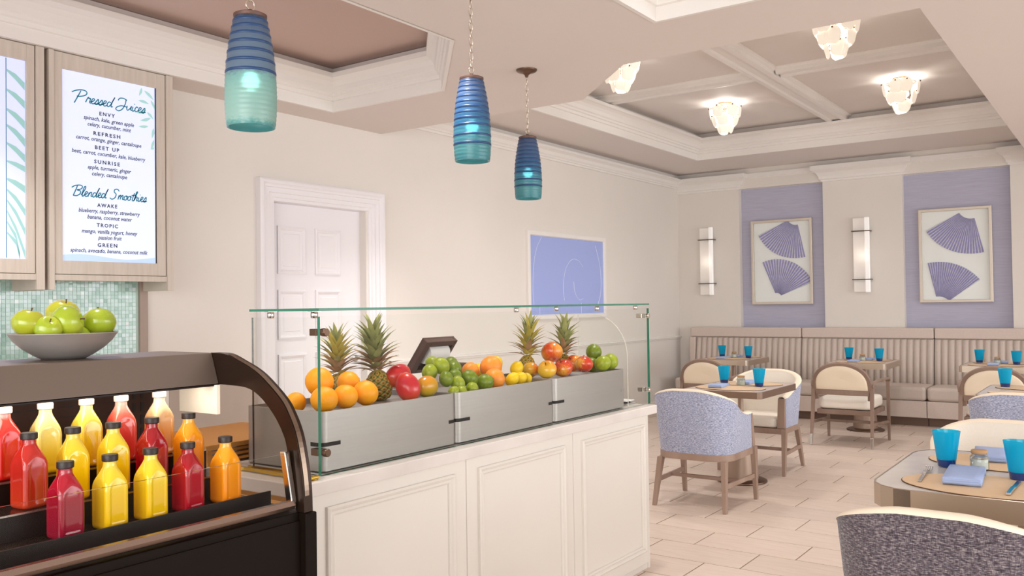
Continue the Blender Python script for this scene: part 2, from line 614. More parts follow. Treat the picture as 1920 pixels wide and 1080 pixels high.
# ---- back wall: blue recesses between piers
AL = [(3.32, 4.466), (1.158, 2.343), (-1.03, 0.155)]
XR = XB+0.10
wb = struct(MB().box(XR, XR+0.2, -4.7, YW+0.2, 0, 3.8).build('wall_back', M_WALL))
py = [YW+0.001] + [v for a in AL for v in (a[1], a[0])] + [-4.7]
for i in range(0, len(py), 2):
    MB().box(XB, XR+0.001, py[i+1], py[i], 0, ZC).build('pier', M_WALL, wb)
for a in AL:
    MB().box(XR-0.004, XR+0.001, a[0], a[1], 0.9, 3.2).build('wallpaper_panel', M_BLUEW, wb, label='lavender blue grasscloth panel between piers')
for a in AL:
    MB().box(XB, XR+0.001, a[0], a[1], 3.055, ZC).build('recess_head', M_WALL, wb)

# ---- ceilings
ce = struct(MB().box(-2.4, XR+0.2, -4.7, YW+0.2, 3.66, 3.75).build('ceiling', M_CEIL2))
lo = MB()
def pz(*p): lo.prism(p, ZL, 3.345)
pz((-2.4, 5.05), (5.63, 5.05), (5.63, YW+0.01), (-2.4, YW+0.01))
pz((4.75, 3.95), (5.63, 3.95), (5.63, 5.05), (4.75, 5.05))
pz((3.885, 2.62), (4.96, 2.62), (5.63, 3.32), (5.63, 3.95), (4.75, 3.95), (3.885, 3.16))
pz((-2.4, 2.075), (3.885, 2.075), (3.885, 3.16), (-2.4, 3.16))
pz((3.885, 2.075), (4.96, 2.075), (4.96, 2.62), (3.885, 2.62))
pz((4.304, 0.88), (4.96, 0.88), (4.96, 2.075), (4.304, 2.075))
pz((4.304, -4.7), (XR, -4.7), (XR, 0.88), (4.304, 0.88))
pz((-2.4, -4.7), (4.304, -4.7), (4.304, -1.0), (-2.4, -1.0))
pz((-2.4, -1.0), (-1.2, -1.0), (-1.2, 2.075), (-2.4, 2.075))
pz((-2.4, 3.16), (-1.6, 3.16), (-1.6, 5.05), (-2.4, 5.05))
lo.build('low_ceiling', M_CEIL, ce)
MB().box(-1.6, 4.9, 3.0, 5.1, 3.35, 3.37).build('tray_ceiling', M_CEIL3, ce, label='ceiling deep inside the tray above the counter, its shade painted pinkish tan')
MB().box(-1.3, 4.4, -1.1, 2.2, 3.35, 3.37).build('tray_ceiling', M_CEIL2, ce)
TX0, TX1, TY0, TY1 = 5.5, 10.66, 1.0, 4.58
hi = MB()
hi.box(5.3, XR, TY1, YW+0.01, ZC, 3.665).box(TX1, XR, 0.85, TY1, ZC, 3.665).box(5.3, TX1, 0.85, TY0, ZC, 3.665).box(5.0, TX0, TY0, TY1, ZC+0.02, 3.665)
hi.build('room_ceiling', M_CEIL, ce)

# ---- crown mouldings
def crown(z, h=0.26, d=0.12):
    return [(-0.02, z-0.003), (0.004, z-0.003), (0.004, z+0.075), (0.018, z+0.08), (0.022, z+0.105), (0.034, z+0.112), (0.036, z+0.13), (0.05, z+0.14), (0.056, z+0.175),
            (0.075, z+0.205), (0.1, z+0.222), (d, z+0.228), (d, z+h), (0.0, z+h)]
m = MB(); sweep(m, crown(ZL, 0.265, 0.11), [(-1.6, 5.05), (4.75, 5.05), (4.75, 3.95), (3.885, 3.16), (-1.6, 3.16)], side=-1)
struct(m.build('trim_1', M_TRIM))
m = MB(); sweep(m, crown(ZL, 0.265, 0.11), [(-1.2, 2.075), (4.304, 2.075), (4.304, -1.0), (-1.2, -1.0)], closed=True, side=-1)
struct(m.build('trim_2', M_TRIM))
m = MB(); sweep(m, crown(ZC), [(TX0, TY1), (TX1, TY1), (TX1, TY0), (TX0, TY0)], closed=True, side=-1)
struct(m.build('trim_3', M_TRIM))
m = MB(); sweep(m, [(0, 3.125), (0.018, 3.128), (0.02, 3.148), (0.034, 3.152), (0.036, 3.165), (0.055, 3.18), (0.07, 3.212), (0.1, 3.228), (0.115, 3.232), (0.115, 3.258), (0, 3.258)],
                [(5.63, YW), (XB-0.005, YW)], side=-1)
struct(m.build('trim_4', M_TRIM))
pth = [(XB, YW-0.001)]
for a in AL:
    pth += [(XB, a[1]), (XR, a[1]), (XR, a[0]), (XB, a[0])]
pth.append((XB, -4.7))
m = MB(); sweep(m, [(0, 3.05), (0.016, 3.054), (0.02, 3.078), (0.036, 3.084), (0.042, 3.12), (0.07, 3.165), (0.105, 3.188), (0.125, 3.2), (0.125, 3.258), (0, 3.258)], pth, side=-1)
struct(m.build('trim_5', M_TRIM))
# chair rail and base on the left wall
m = MB(); sweep(m, [(0, 0.965), (0.012, 0.968), (0.016, 0.985), (0.03, 0.99), (0.03, 1.005), (0, 1.01)], [(5.70, YW), (XB, YW)], side=-1)
struct(m.build('trim_6', M_TRIM))
struct(MB().box(5.62, XB, YW-0.018, YW, 0, 0.14).build('baseboard_left', M_TRIM, bevel=0.004))
struct(MB().box(XB-0.016, XB, -4.7, YW, 0, 0.12).build('baseboard_back', M_TRIM))

# ---- cross beams of the coffered tray
bm_ = MB()
zc = 3.66
def beamx(x0, x1, y, wd):
    prof = [(-wd/2-0.03, zc), (-wd/2-0.03, zc-0.02), (-wd/2, zc-0.035), (-wd/2, zc-0.07), (-wd/2+0.05, zc-0.075), (-wd/2+0.06, zc-0.055),
            (wd/2-0.06, zc-0.055), (wd/2-0.05, zc-0.075), (wd/2, zc-0.07), (wd/2, zc-0.035), (wd/2+0.03, zc-0.02), (wd/2+0.03, zc)]
    return prof
pr = beamx(0, 0, 0, 0.22)
bm_.grid([[(TX0, 2.79+a, z) for a, z in pr], [(TX1, 2.79+a, z) for a, z in pr]])
struct(bm_.build('trim_7', M_TRIM))
b2 = MB()
pr2 = [(a*0.9, z+0.012) for a, z in pr]
for y0, y1 in ((TY0, 2.665), (2.915, TY1)):
    b2.grid([[(8.13+a, y0, z) for a, z in pr2], [(8.13+a, y1, z) for a, z in pr2]])
struct(b2.build('trim_8', M_TRIM))

# ---- door in the left wall
dr = struct(MB().box(DX0, DX1, YW+0.075, YW+0.12, 0.004, DZ).build('door_1', M_DOOR))
pan_x = [(4.53, 4.817), (4.918, 5.197)]
pan_z = [(1.757, 2.135), (1.243, 1.632), (0.70, 1.125)]
for px0, px1 in pan_x:
    for z0, z1 in pan_z:
        MB().rings(px0, px1, z0, z1, [(0, 0), (0.0, 0.012), (0.014, 0.016), (0.03, 0.006), (0.036, -0.004), (0.05, -0.006), (0.062, 0.004)], YW+0.075).build('panel', M_DOOR, dr)
# small end panels near the floor
for px0, px1 in pan_x:
    MB().rings(px0, px1, 0.2, 0.58, [(0, 0), (0.0, 0.012), (0.014, 0.016), (0.03, 0.006), (0.036, -0.004), (0.05, -0.006), (0.062, 0.004)], YW+0.075).build('panel', M_DOOR, dr)
hd = MB(); hd.lathe([(0.03, 0), (0.03, 0.008), (0.012, 0.012), (0.012, 0.045)], 16)
hm = MB(); hm.v = [(5.36+a, YW+0.075-c, 1.05+b) for a, b, c in hd.v]; hm.f = hd.f; hm.m = hd.m
hm.box(5.25, 5.365, YW+0.018, YW+0.034, 1.042, 1.058)
hm.build('handle', M_CHROME, dr)
struct(MB().rings(4.272, 5.619, 0.0, 2.478, [(0, 0), (0, 0.052), (0.012, 0.058), (0.032, 0.058), (0.045, 0.046), (0.06, 0.044), (0.064, 0.034), (0.1, 0.032), (0.104, 0.022), (0.135, 0.02), (0.14, 0.012), (0.162, 0.01), (0.168, -0.005), (0.168, -0.12)], YW, keep_bottom=True, fill=False).build('trim_9', M_DOOR))

# ---- mosaic splashback of small glass tiles under the menu cabinets
mg = struct(MB().box(0.2, 3.303, YW-0.012, YW, 0.86, 1.74).build('trim_10', M_MOSGROUT))
MOS = bpy.data.materials.new('mosaic_glass'); MOS.use_nodes = True
nt = MOS.node_tree; N = nt.nodes; Lk = nt.links; b = N['Principled BSDF']
b.inputs['Roughness'].default_value = 0.12; b.inputs['Coat Weight'].default_value = 0.4
at = N.new('ShaderNodeAttribute'); at.attribute_name = 'tone'
rp = N.new('ShaderNodeValToRGB'); el = rp.color_ramp.elements
el[0].color = lin('#8bb3a4'); el[1].color = lin('#e6f2f0')
for p_, c_ in ((0.3, '#a9ccc2'), (0.55, '#bddad2'), (0.8, '#c9dfe2')):
    e = el.new(p_); e.color = lin(c_)
Lk.new(at.outputs['Fac'], rp.inputs['Fac']); Lk.new(rp.outputs['Color'], b.inputs['Base Color'])
mb = MB(); tones = []
TS = 0.0248
rr = random.Random(3)
zx = 0.868
while zx < 1.735 - TS:
    xx = 1.2
    while xx < 3.30 - TS:
        a = TS*0.46; cx, cz = xx+TS/2, zx+TS/2
        dy = rr.uniform(-0.0006, 0.0006); ty = rr.uniform(-0.0006, 0.0006)
        y = YW-0.0155
        mb.add([(cx-a, y+dy, cz-a), (cx+a, y-dy, cz-a), (cx+a, y-dy+ty, cz+a), (cx-a, y+dy+ty, cz+a),
                (cx-a, YW-0.011, cz-a), (cx+a, YW-0.011, cz-a), (cx+a, YW-0.011, cz+a), (cx-a, YW-0.011, cz+a)],
               [(0, 1, 2, 3), (0, 4, 5, 1), (1, 5, 6, 2), (2, 6, 7, 3), (3, 7, 4, 0)])
        tones += [min(1, max(0, rr.gauss(0.5, 0.22)))]*5
        xx += TS
    zx += TS
ob = mb.build('mosaic_tiles', MOS, mg); ob['kind'] = 'stuff'
atr = ob.data.attributes.new('tone', 'FLOAT', 'FACE')
for i, t in enumerate(tones): atr.data[i].value = t
struct(MB().box(3.305, 3.362, YW-0.03, YW, 0.86, 1.70).build('trim_11', mat('splash_trim', '#a8958a', 0.5), bevel=0.003))

# ================================================================== MENU CABINETS AND SCREENS
def cabinet(x0, x1, sx0, sx1, sz0, sz1, label, group):
    t = thing('wall_cabinet', label, 'cabinet', ((x0+x1)/2, 5.24, 1.61), group=group)
    yf = 5.09
    m = MB(); m.box(x0+0.03, x1-0.03, yf+0.06, YW-0.001, 1.72, 3.008)
    m.build('carcass', M_CABW, t)
    MB().box(x0, x0+0.03, yf-0.012, YW-0.001, 1.612, 3.008).build('side_panel', M_CABW, t, bevel=0.002)
    MB().box(x1-0.045, x1, yf-0.012, YW-0.001, 1.612, 3.008).build('side_panel', M_CABW, t, bevel=0.002)
    MB().box(x0+0.03, x1-0.045, yf-0.004, yf+0.045, 1.668, 1.702).build('bottom_rail', M_CABW, t, bevel=0.002)
    # door frame of four boards around the screen
    d0, d1 = x0+0.033, x1-0.05
    d = MB().box(d0, sx0, yf, yf+0.03, 1.706, 3.006).build('door_frame', M_CABW, t, bevel=0.0015)
    MB().box(sx1, d1, yf, yf+0.03, 1.706, 3.006).build('stile', M_CABW, d, bevel=0.0015)
    MB().box(sx0, sx1, yf+0.001, yf+0.03, 1.706, sz0).build('rail', M_CABW, d, bevel=0.0015)
    MB().box(sx0, sx1, yf+0.001, yf+0.03, sz1, 3.006).build('rail', M_CABW, d, bevel=0.0015)
    return t
GC = 'pale wood cabinets holding the menu screens'
cabinet(2.572, 3.372, 2.655, 3.265, 1.785, 2.912, 'pale washed wood wall cabinet framing the juice menu screen, beside the plain wall', None)
cabinet(1.75, 2.546, 1.84, 2.452, 1.785, 2.912, 'pale washed wood wall cabinet cut off by the picture edge, framing the palm leaf screen', None)

M_SCR = mat('screen_glow', '#c4cdf0', 0.35, emit='#d9defa', estr=0.62)
M_SCR2 = mat('screen_glow_lavender', '#c0c6f0', 0.35, emit='#cbd2fa', estr=0.62)
M_SCRB = mat('screen_wave', '#a0b8f0', 0.35, emit='#b7caf8', estr=0.62)
M_LEAFP = mat('screen_leaf', '#9ac8c2', 0.4, emit='#a9d0ce', estr=0.42)
M_LEAFP2 = mat('screen_leaf_teal', '#8cbcb8', 0.4, emit='#a4cbca', estr=0.36)
M_TXT = mat('menu_ink', '#30343f', 0.6)
M_TEAL = mat('menu_teal_ink', '#0a7a90', 0.5, emit='#0a7f95', estr=0.15)
M_BEZEL = mat('screen_bezel', '#2e2a2a', 0.4)

sc = thing('menu_screen', 'glowing menu screen reading Pressed Juices and Blended Smoothies, above the mosaic', 'screen', (2.96, 5.112, 1.79))
SY = 5.106
MB().box(2.655, 3.265, SY, 5.118, 1.785, 2.912).build('display', M_SCR, sc)
MB().box(3.259, 3.265, SY-0.004, SY, 1.785, 2.912).build('bezel', M_BEZEL, sc)
def ribbon(mb, pts, r):
    """flat stroke lying on the screen"""
    P = [Vector((p[0], p[1])) for p in pts]
    L, R = [], []
    for i, p in enumerate(P):
        a = P[max(0, i-1)]; b_ = P[min(len(P)-1, i+1)]
        t = (b_-a); t = t.normalized() if t.length > 1e-9 else Vector((1, 0))
        n = Vector((-t.y, t.x))*r
        L.append((p.x+n.x, SY-0.0008, p.y+n.y)); R.append((p.x-n.x, SY-0.0008, p.y-n.y))
    mb.grid([L, R])
# hand drawn letters: x to the right, y up, x-height 1
G = {
 'P': ([[(-0.75,1.55),(-0.2,1.95),(0.5,2.2),(1.15,2.2),(1.5,1.85),(1.3,1.35),(0.6,1.0),(0.1,0.95)], [(0.55,2.05),(0.3,1.1),(0.0,0.0),(-0.1,-0.35)]], 1.55),
 'B': ([[(-0.5,1.6),(0.0,2.0),(0.8,2.2),(1.3,2.0),(1.2,1.5),(0.5,1.2),(1.1,1.05),(1.15,0.5),(0.6,0.05),(0.0,0.05)], [(0.45,2.1),(0.25,1.1),(0.0,0.0)]], 1.4),
 'J': ([[(-0.1,1.6),(0.1,2.05),(0.7,2.15),(1.3,1.9)], [(1.15,2.0),(1.1,1.0),(0.8,0.1),(0.3,-0.35),(-0.2,-0.15),(-0.1,0.3),(0.6,0.7),(1.5,0.6)]], 1.5),
 'S': ([[(1.4,1.75),(1.0,2.15),(0.5,2.0),(0.5,1.5),(0.9,1.1),(0.8,0.4),(0.3,0.0),(-0.15,0.25)]], 1.35),
 'r': ([[(0,0.1),(0.2,0.95),(0.35,1.1),(0.4,0.85),(0.65,0.95),(0.6,0.2),(0.85,0.1)]], 0.75),
 'e': ([[(-0.05,0.3),(0.4,0.6),(0.5,0.95),(0.25,1.0),(0.1,0.5),(0.3,0.05),(0.75,0.25)]], 0.66),
 's': ([[(-0.05,0.15),(0.4,1.05),(0.5,0.5),(0.35,0.05),(0.05,0.12),(0.7,0.25)]], 0.6),
 'd': ([[(0.6,0.9),(0.25,0.95),(0.05,0.45),(0.25,0.05),(0.6,0.5),(1.05,2.0)], [(1.05,2.0),(0.75,0.9),(0.72,0.15),(1.0,0.2)]], 0.95),
 'u': ([[(0.0,0.9),(0.0,0.3),(0.2,0.05),(0.55,0.5),(0.7,0.95),(0.65,0.25),(0.9,0.15)]], 0.85),
 'i': ([[(0.1,0.9),(0.05,0.3),(0.2,0.05),(0.45,0.25)], [(0.25,1.4),(0.33,1.5)]], 0.42),
 'c': ([[(0.55,0.85),(0.3,1.0),(0.08,0.55),(0.2,0.08),(0.6,0.2)]], 0.58),
 'l': ([[(-0.05,0.25),(0.45,1.4),(0.5,2.0),(0.28,1.9),(0.12,0.8),(0.2,0.05),(0.5,0.25)]], 0.48),
 'n': ([[(0.05,0.05),(0.15,0.95)], [(0.12,0.5),(0.45,1.0),(0.6,0.8),(0.58,0.2),(0.85,0.15)]], 0.8),
 'm': ([[(0.05,0.05),(0.15,0.95)], [(0.12,0.5),(0.4,1.0),(0.5,0.7),(0.45,0.1)], [(0.48,0.5),(0.8,1.0),(0.9,0.7),(0.88,0.2),(1.15,0.15)]], 1.1),
 'o': ([[(0.45,0.95),(0.1,0.75),(0.08,0.25),(0.35,0.05),(0.6,0.45),(0.45,0.95),(0.6,0.85),(0.8,0.8)]], 0.72),
 't': ([[(0.45,1.7),(0.3,0.9),(0.22,0.2),(0.4,0.05),(0.6,0.25)], [(-0.05,1.15),(0.75,1.3)]], 0.52),
 'h': ([[(0.0,0.0),(0.25,1.1),(0.5,1.95),(0.3,1.9),(0.15,0.8),(0.1,0.3),(0.4,0.95),(0.6,0.8),(0.55,0.15),(0.85,0.2)]], 0.8),
}
def script_word(mb, word, x0, x1, z, h, r=0.0032, slope=0.0):
    adv = sum(G[c][1] if c != ' ' else 0.8 for c in word)
    k = (x1-x0)/adv
    x = 0.0
    for c in word:
        if c == ' ': x += 0.8; continue
        for st in G[c][0]:
            pts = smooth_path([Vector((x0+(x+p[0]+p[1]*0.16)*k, z+p[1]*h+slope*(x+p[0])*k, 0)) for p in st], 6)
            ribbon(mb, pts, r)
        x += G[c][1]
m = MB(); script_word(m, 'Pressed Juices', 2.74, 3.19, 2.737, 0.033)
m.build('script_heading', M_TEAL, sc, label='teal handwritten heading Pressed Juices')
m = MB(); script_word(m, 'Blended Smoothies', 2.725, 3.195, 2.172, 0.030)
m.build('script_heading', M_TEAL, sc, label='teal handwritten heading Blended Smoothies')
def text_line(s, x, z, wtarget, italic, parent, y=SY-0.001):
    c = bpy.data.curves.new('menu_text_font', 'FONT')
    c.body = s; c.align_x = 'CENTER'; c.align_y = 'CENTER'
    c.size = 0.04; c.resolution_u = 2; c.offset = 0.0006 if italic else 0.0011
    if italic: c.shear = 0.25
    else: c.space_character = 1.35
    o = bpy.data.objects.new('menu_text', c)
    COL.objects.link(o)
    bpy.context.view_layer.update()
    wd = max(o.dimensions.x, 1e-4)
    k = wtarget/wd
    hs = (0.034 if italic else 0.031)/0.04
    c.materials.append(M_TXT)
    me = bpy.data.meshes.new_from_object(o)
    bpy.data.objects.remove(o)
    bpy.data.curves.remove(c)
    o = bpy.data.objects.new('menu_text', me); COL.objects.link(o)
    if not me.materials: me.materials.append(M_TXT)
    o.parent = parent
    off = ORIG[parent.name]
    o.location = (x-off[0], y-off[1], z-off[2])
    o.rotation_euler = (pi/2, 0, 0)
    o.scale = (k, hs if italic else min(hs, 0.8), 1)
    return o
for s, z, wd, it in [('ENVY', 2.686, 0.10, 0), ('spinach, kale, green apple', 2.65, 0.325, 1), ('celery, cucumber, mint', 2.613, 0.28, 1),
                     ('REFRESH', 2.561, 0.172, 0), ('carrot, orange, ginger, cantaloupe', 2.526, 0.42, 1),
                     ('BEET UP', 2.477, 0.156, 0), ('beet, carrot, cucumber, kale, blueberry', 2.441, 0.474, 1),
                     ('SUNRISE', 2.39, 0.165, 0), ('apple, turmeric, ginger', 2.354, 0.28, 1), ('celery, cantaloupe', 2.316, 0.226, 1),
                     ('AWAKE', 2.127, 0.128, 0), ('blueberry, raspberry, strawberry', 2.09, 0.395, 1), ('banana, coconut water', 2.053, 0.288, 1),
                     ('TROPIC', 2.005, 0.136, 0), ('mango, vanilla yogurt, honey', 1.967, 0.358, 1), ('passion fruit', 1.931, 0.152, 1),
                     ('GREEN', 1.885, 0.126, 0), ('spinach, avocado, banana, coconut milk', 1.85, 0.497, 1)]:
    text_line(s, 2.937 if not it else 2.952, z, wd, it, sc)
# printed leaf sprays on the screen, upper right
def leaf_print(mb, x, z, ang, ln, wd, y=None):
    y = SY-0.0006 if y is None else y
    c, s_ = cos(ang), sin(ang)
    out = []
    for t, w_ in ((0, 0), (0.2, 0.6), (0.45, 1), (0.7, 0.75), (1, 0), (0.7, -0.4), (0.45, -0.55), (0.2, -0.4)):
        a, b_ = t*ln, w_*wd
        out.append((x+a*c-b_*s_, y, z+a*s_+b_*c))
    mb.add(out, [tuple(range(len(out)))])
for x, z, a, ln, wd in [(3.17, 2.90, -1.9, 0.06, 0.012), (3.185, 2.885, -0.65, 0.085, 0.014), (3.145, 2.815, -0.15, 0.075, 0.013), (3.232, 2.83, -1.1, 0.06, 0.012),
                        (3.2, 2.76, -2.75, 0.075, 0.013), (3.205, 2.75, -0.75, 0.06, 0.012), (3.232, 2.715, -2.8, 0.08, 0.013), (3.215, 2.66, -3.0, 0.07, 0.012),
                        (3.25, 2.655, -1.75, 0.07, 0.013), (3.252, 2.58, -1.9, 0.07, 0.012), (3.255, 2.53, -2.6, 0.03, 0.008)]:
    mm = MB(); leaf_print(mm, x, z, a, ln, wd)
    mm.build('printed_leaf', M_LEAFP, sc)
mm = MB()
top = [(2.656+0.6*i/12, SY-0.0006, 1.815+0.012*sin(i*0.55+0.3)) for i in range(13)]
mm.grid([[(p[0], p[1], 1.787) for p in top], top])
mm.build('wave_band', M_SCRB, sc)

s2 = thing('menu_screen', 'glowing screen with teal palm fronds, cut off by the picture edge', 'screen', (2.15, 5.112, 1.79))
MB().box(1.84, 2.452, SY, 5.118, 1.785, 2.912).build('display', M_SCR2, s2)
MB().box(2.346, 2.35, SY-0.0012, SY, 1.79, 2.908).build('divider_line', mat('screen_line', '#4a8aa0', 0.5), s2)
for i, (z0, dz, wd) in enumerate([(2.84, -0.075, 0.026), (2.73, -0.07, 0.026), (2.62, -0.075, 0.028), (2.53, -0.085, 0.028), (2.43, -0.075, 0.026), (2.33, -0.035, 0.02), (2.23, -0.05, 0.024), (2.17, -0.12, 0.024),
                                  (2.11, -0.17, 0.024), (2.05, -0.24, 0.026), (1.99, -0.2, 0.024), (1.93, -0.13, 0.022)]):
    mm = MB()
    pts = [(2.352, z0), (2.40, z0+dz*0.4), (2.449, z0+dz)]
    if z0+dz < 1.8: pts[-1] = (2.42, 1.8)
    wd *= 1.7
    up_ = [(p[0], SY-0.0008, p[1]+wd*k*0.5) for p, k in zip(pts, (0.3, 0.8, 1))]
    dn_ = [(p[0], SY-0.0008, p[1]-wd*k*0.5) for p, k in zip(pts, (0.3, 0.8, 1))]
    mm.grid([dn_, up_])
    mm.build('printed_frond', M_LEAFP2, s2)

# ================================================================== WALL PICTURES
pf = thing('framed_picture', 'blue glass picture with faint white line drawing on the plain left wall', 'picture', (8.72, YW-0.02, 1.32))
MB().rings(7.862, 9.593, 1.32, 2.302, [(0, 0), (0, 0.032), (0.012, 0.036), (0.045, 0.036), (0.055, 0.02), (0.055, 0.012)], YW, fill=False).build('frame', M_TRIM, pf)
MB().box(7.915, 9.54, YW-0.014, YW-0.002, 1.373, 2.249).build('blue_panel', M_BLUEART, pf)
yy = YW-0.0155
m = MB()
for pts in ([(8.16, 2.24), (8.05, 2.1), (7.99, 1.9), (7.97, 1.65), (7.99, 1.45)], [(9.35, 2.2), (9.44, 2.0), (9.48, 1.8), (9.46, 1.6), (9.36, 1.42)],
            [(8.62, 1.53), (8.60, 1.7), (8.66, 1.9), (8.8, 2.01), (8.95, 2.0), (9.05, 1.93)], [(8.83, 1.75), (8.86, 1.62), (8.95, 1.54), (9.05, 1.55)], [(8.1, 1.38), (8.1, 1.47)], [(9.0, 1.5), (9.0, 1.38)]):
    m.tube([(p.x, yy, p.y) for p in smooth_path([Vector((a, b_, 0)) for a, b_ in pts], 6)], 0.0035, 4)
m.build('line_drawing', M_LINE, pf)

M_FAN = mat('fan_fabric', '#b3abdc', 0.7, noise=0.12, nscale=30, col2='#a59ccf')
M_FAN2 = mat('fan_fabric_light', '#f0eefb', 0.7, noise=0.15, nscale=30)
def fan(mb_a, mb_b, piv, r0, r1, a0, a1, n, x):
    """pleated fan: each pleat is a ridge; a0..a1 radians in the (Y to the left, Z) plane as seen"""
    for i in range(n):
        t0 = a0+(a1-a0)*i/n; t1 = a0+(a1-a0)*(i+1)/n; tm = (t0+t1)/2
        def P(r, t, h): return (x-h, piv[0]-r*cos(t), piv[1]+r*sin(t))
        (mb_a if i % 2 else mb_b).add([P(r0, t0, 0.004), P(r0, tm, 0.010), P(r0, t1, 0.004), P(r1, t0, 0.004), P(r1, tm, 0.016), P(r1, t1, 0.004)],
               [(0, 1, 4, 3), (1, 2, 5, 4)])
def artwork(y0, y1, lab, f1, f2):
    """y0<y1; seen from the room, y decreases to the right"""
    z0, z1 = 1.443, 2.60
    xb = XR-0.004
    t = thing('framed_artwork', lab, 'picture', (xb, (y0+y1)/2, z0))
    fr = MB()
    prof = [(0, 0), (0, 0.05), (0.006, 0.055), (0.03, 0.055), (0.034, 0.05), (0.034, 0.012)]
    rws = []
    for ins, h in prof:
        rws.append([(xb-h, y1-ins, z0+ins), (xb-h, y0+ins, z0+ins), (xb-h, y0+ins, z1-ins), (xb-h, y1-ins, z1-ins)])
    fr.grid(rws, closed=True)
    fr.build('frame', M_ARTFR, t)
    MB().box(xb-0.013, xb-0.001, y0+0.03, y1-0.03, z0+0.03, z1-0.03).build('backing', M_ARTBACK, t)
    for args in (f1, f2):
        a, b_ = MB(), MB()
        pv, r0, r1, a0, a1, n = args
        W_, H_ = (y1-y0), (z1-z0)
        fan(a, b_, (y1-pv[0]*W_, z0+pv[1]*H_), r0, r1, radians(a0), radians(a1), n, xb-0.013)
        k = len(a.v); a.mi = 1
        a.add(b_.v, b_.f)
        a.build('pleated_fan', [M_FAN, M_FAN2], t)
    MB().box(xb-0.047, xb-0.045, y0+0.034, y1-0.034, z0+0.034, z1-0.034).build('glazing', M_GLASS, t)
    return t
artwork(3.488, 4.322, 'framed pair of lavender pleated fans on the blue recess between the two sconces', ((0.74, 1.03), 0.12, 0.57, -156, -78, 40), ((0.41, 0.085), 0.06, 0.52, 22, 112, 40))
artwork(1.365, 2.176, 'framed pair of violet pleated fans on the blue recess by the third banquette section', ((0.728, 1.005), 0.15, 0.575, -152, -77, 44), ((0.26, -0.055), 0.14, 0.565, 36, 102, 44))

# ================================================================== SCONCES
M_ALAB = mat('sconce_glass', '#f6f0ea', 0.35, emit='#fff3e4', estr=0.05)
M_ALAB2 = mat('sconce_rod_glass', '#ffffff', 0.25, emit='#fff6ea', estr=0.18)
def sconce(y, lab):
    t = thing('wall_sconce', lab, 'sconce', (XB, y, 1.58))
    MB().box(XB-0.02, XB, y-0.05, y+0.05, 1.85, 2.25).build('back_plate', M_BRONZE, t)
    MB().box(XB-0.062, XB-0.02, y-0.06, y+0.105, 1.59, 2.54).build('glass_panel', M_ALAB, t, bevel=0.006)
    MB().box(XB-0.105, XB-0.064, y-0.105, y-0.045, 1.585, 2.545).build('glass_rod', M_ALAB2, t, bevel=0.01)
    for z in (1.75, 2.37):
        MB().box(XB-0.11, XB-0.0, y-0.115, y+0.112, z-0.006, z+0.006).build('strap', M_BRONZE, t)
    pl = light('sconce_bulb', 'POINT', (XB-0.16, y, 2.06), 0.3, (1, 0.9, 0.78), radius=0.08)
    pl.parent = t; pl.location = (-0.16, 0, 0.48)
sconce(4.93, 'white glass bar wall sconce on the pier in the corner of the room')
sconce(2.83, 'white glass bar wall sconce on the pier between the two framed fans')

# ================================================================== SERVING COUNTER
ct = thing('serving_counter', 'long cream panelled serving counter under the fruit boxes', 'counter', (3.24, 2.75, 0))
CX0, CX1, CF, CB = 1.99, 4.50, 2.26, 3.22
MB().box(CX0+0.02, CX1-0.02, CF+0.03, CB, 0.0, 0.857).build('carcass', M_COUNTER, ct)
MB().box(CX0, CX0+0.022, CF+0.02, CB, 0.0, 0.857).build('end_panel', M_OAK, ct, label='warm oak end panel')
MB().box(CX1-0.022, CX1, CF+0.001, CB, 0.0, 0.857).build('end_panel', M_COUNTER, ct)
MB().box(CX0+0.02, CX1-0.02, CF+0.006, CF+0.03, 0.0, 0.07).build('plinth', M_COUNTER, ct)
for a, b_, m0, m1 in [(CX0, 2.841, 2.072, 2.759), (2.845, 3.684, 2.918, 3.600), (3.688, CX1-0.023, 3.761, 4.44)]:
    p = MB().box(a, b_, CF, CF+0.03, 0.03, 0.857).build('front_panel', M_COUNTER, ct, bevel=0.002)
    MB().rings(m0, m1, 0.10, 0.81, [(0, 0), (0.0, 0.012), (0.008, 0.017), (0.016, 0.012), (0.02, 0.006), (0.028, 0.011), (0.034, 0.006), (0.036, 0.0005)], CF, fill=False).build('panel_moulding', M_COUNTER, p)
tag(MB().box(1.95, 4.585, 2.243, 3.28, 0.8575, 0.905).build('countertop', M_SLAB, bevel=0.004), 'pale quartz worktop lying on the serving counter', 'worktop')

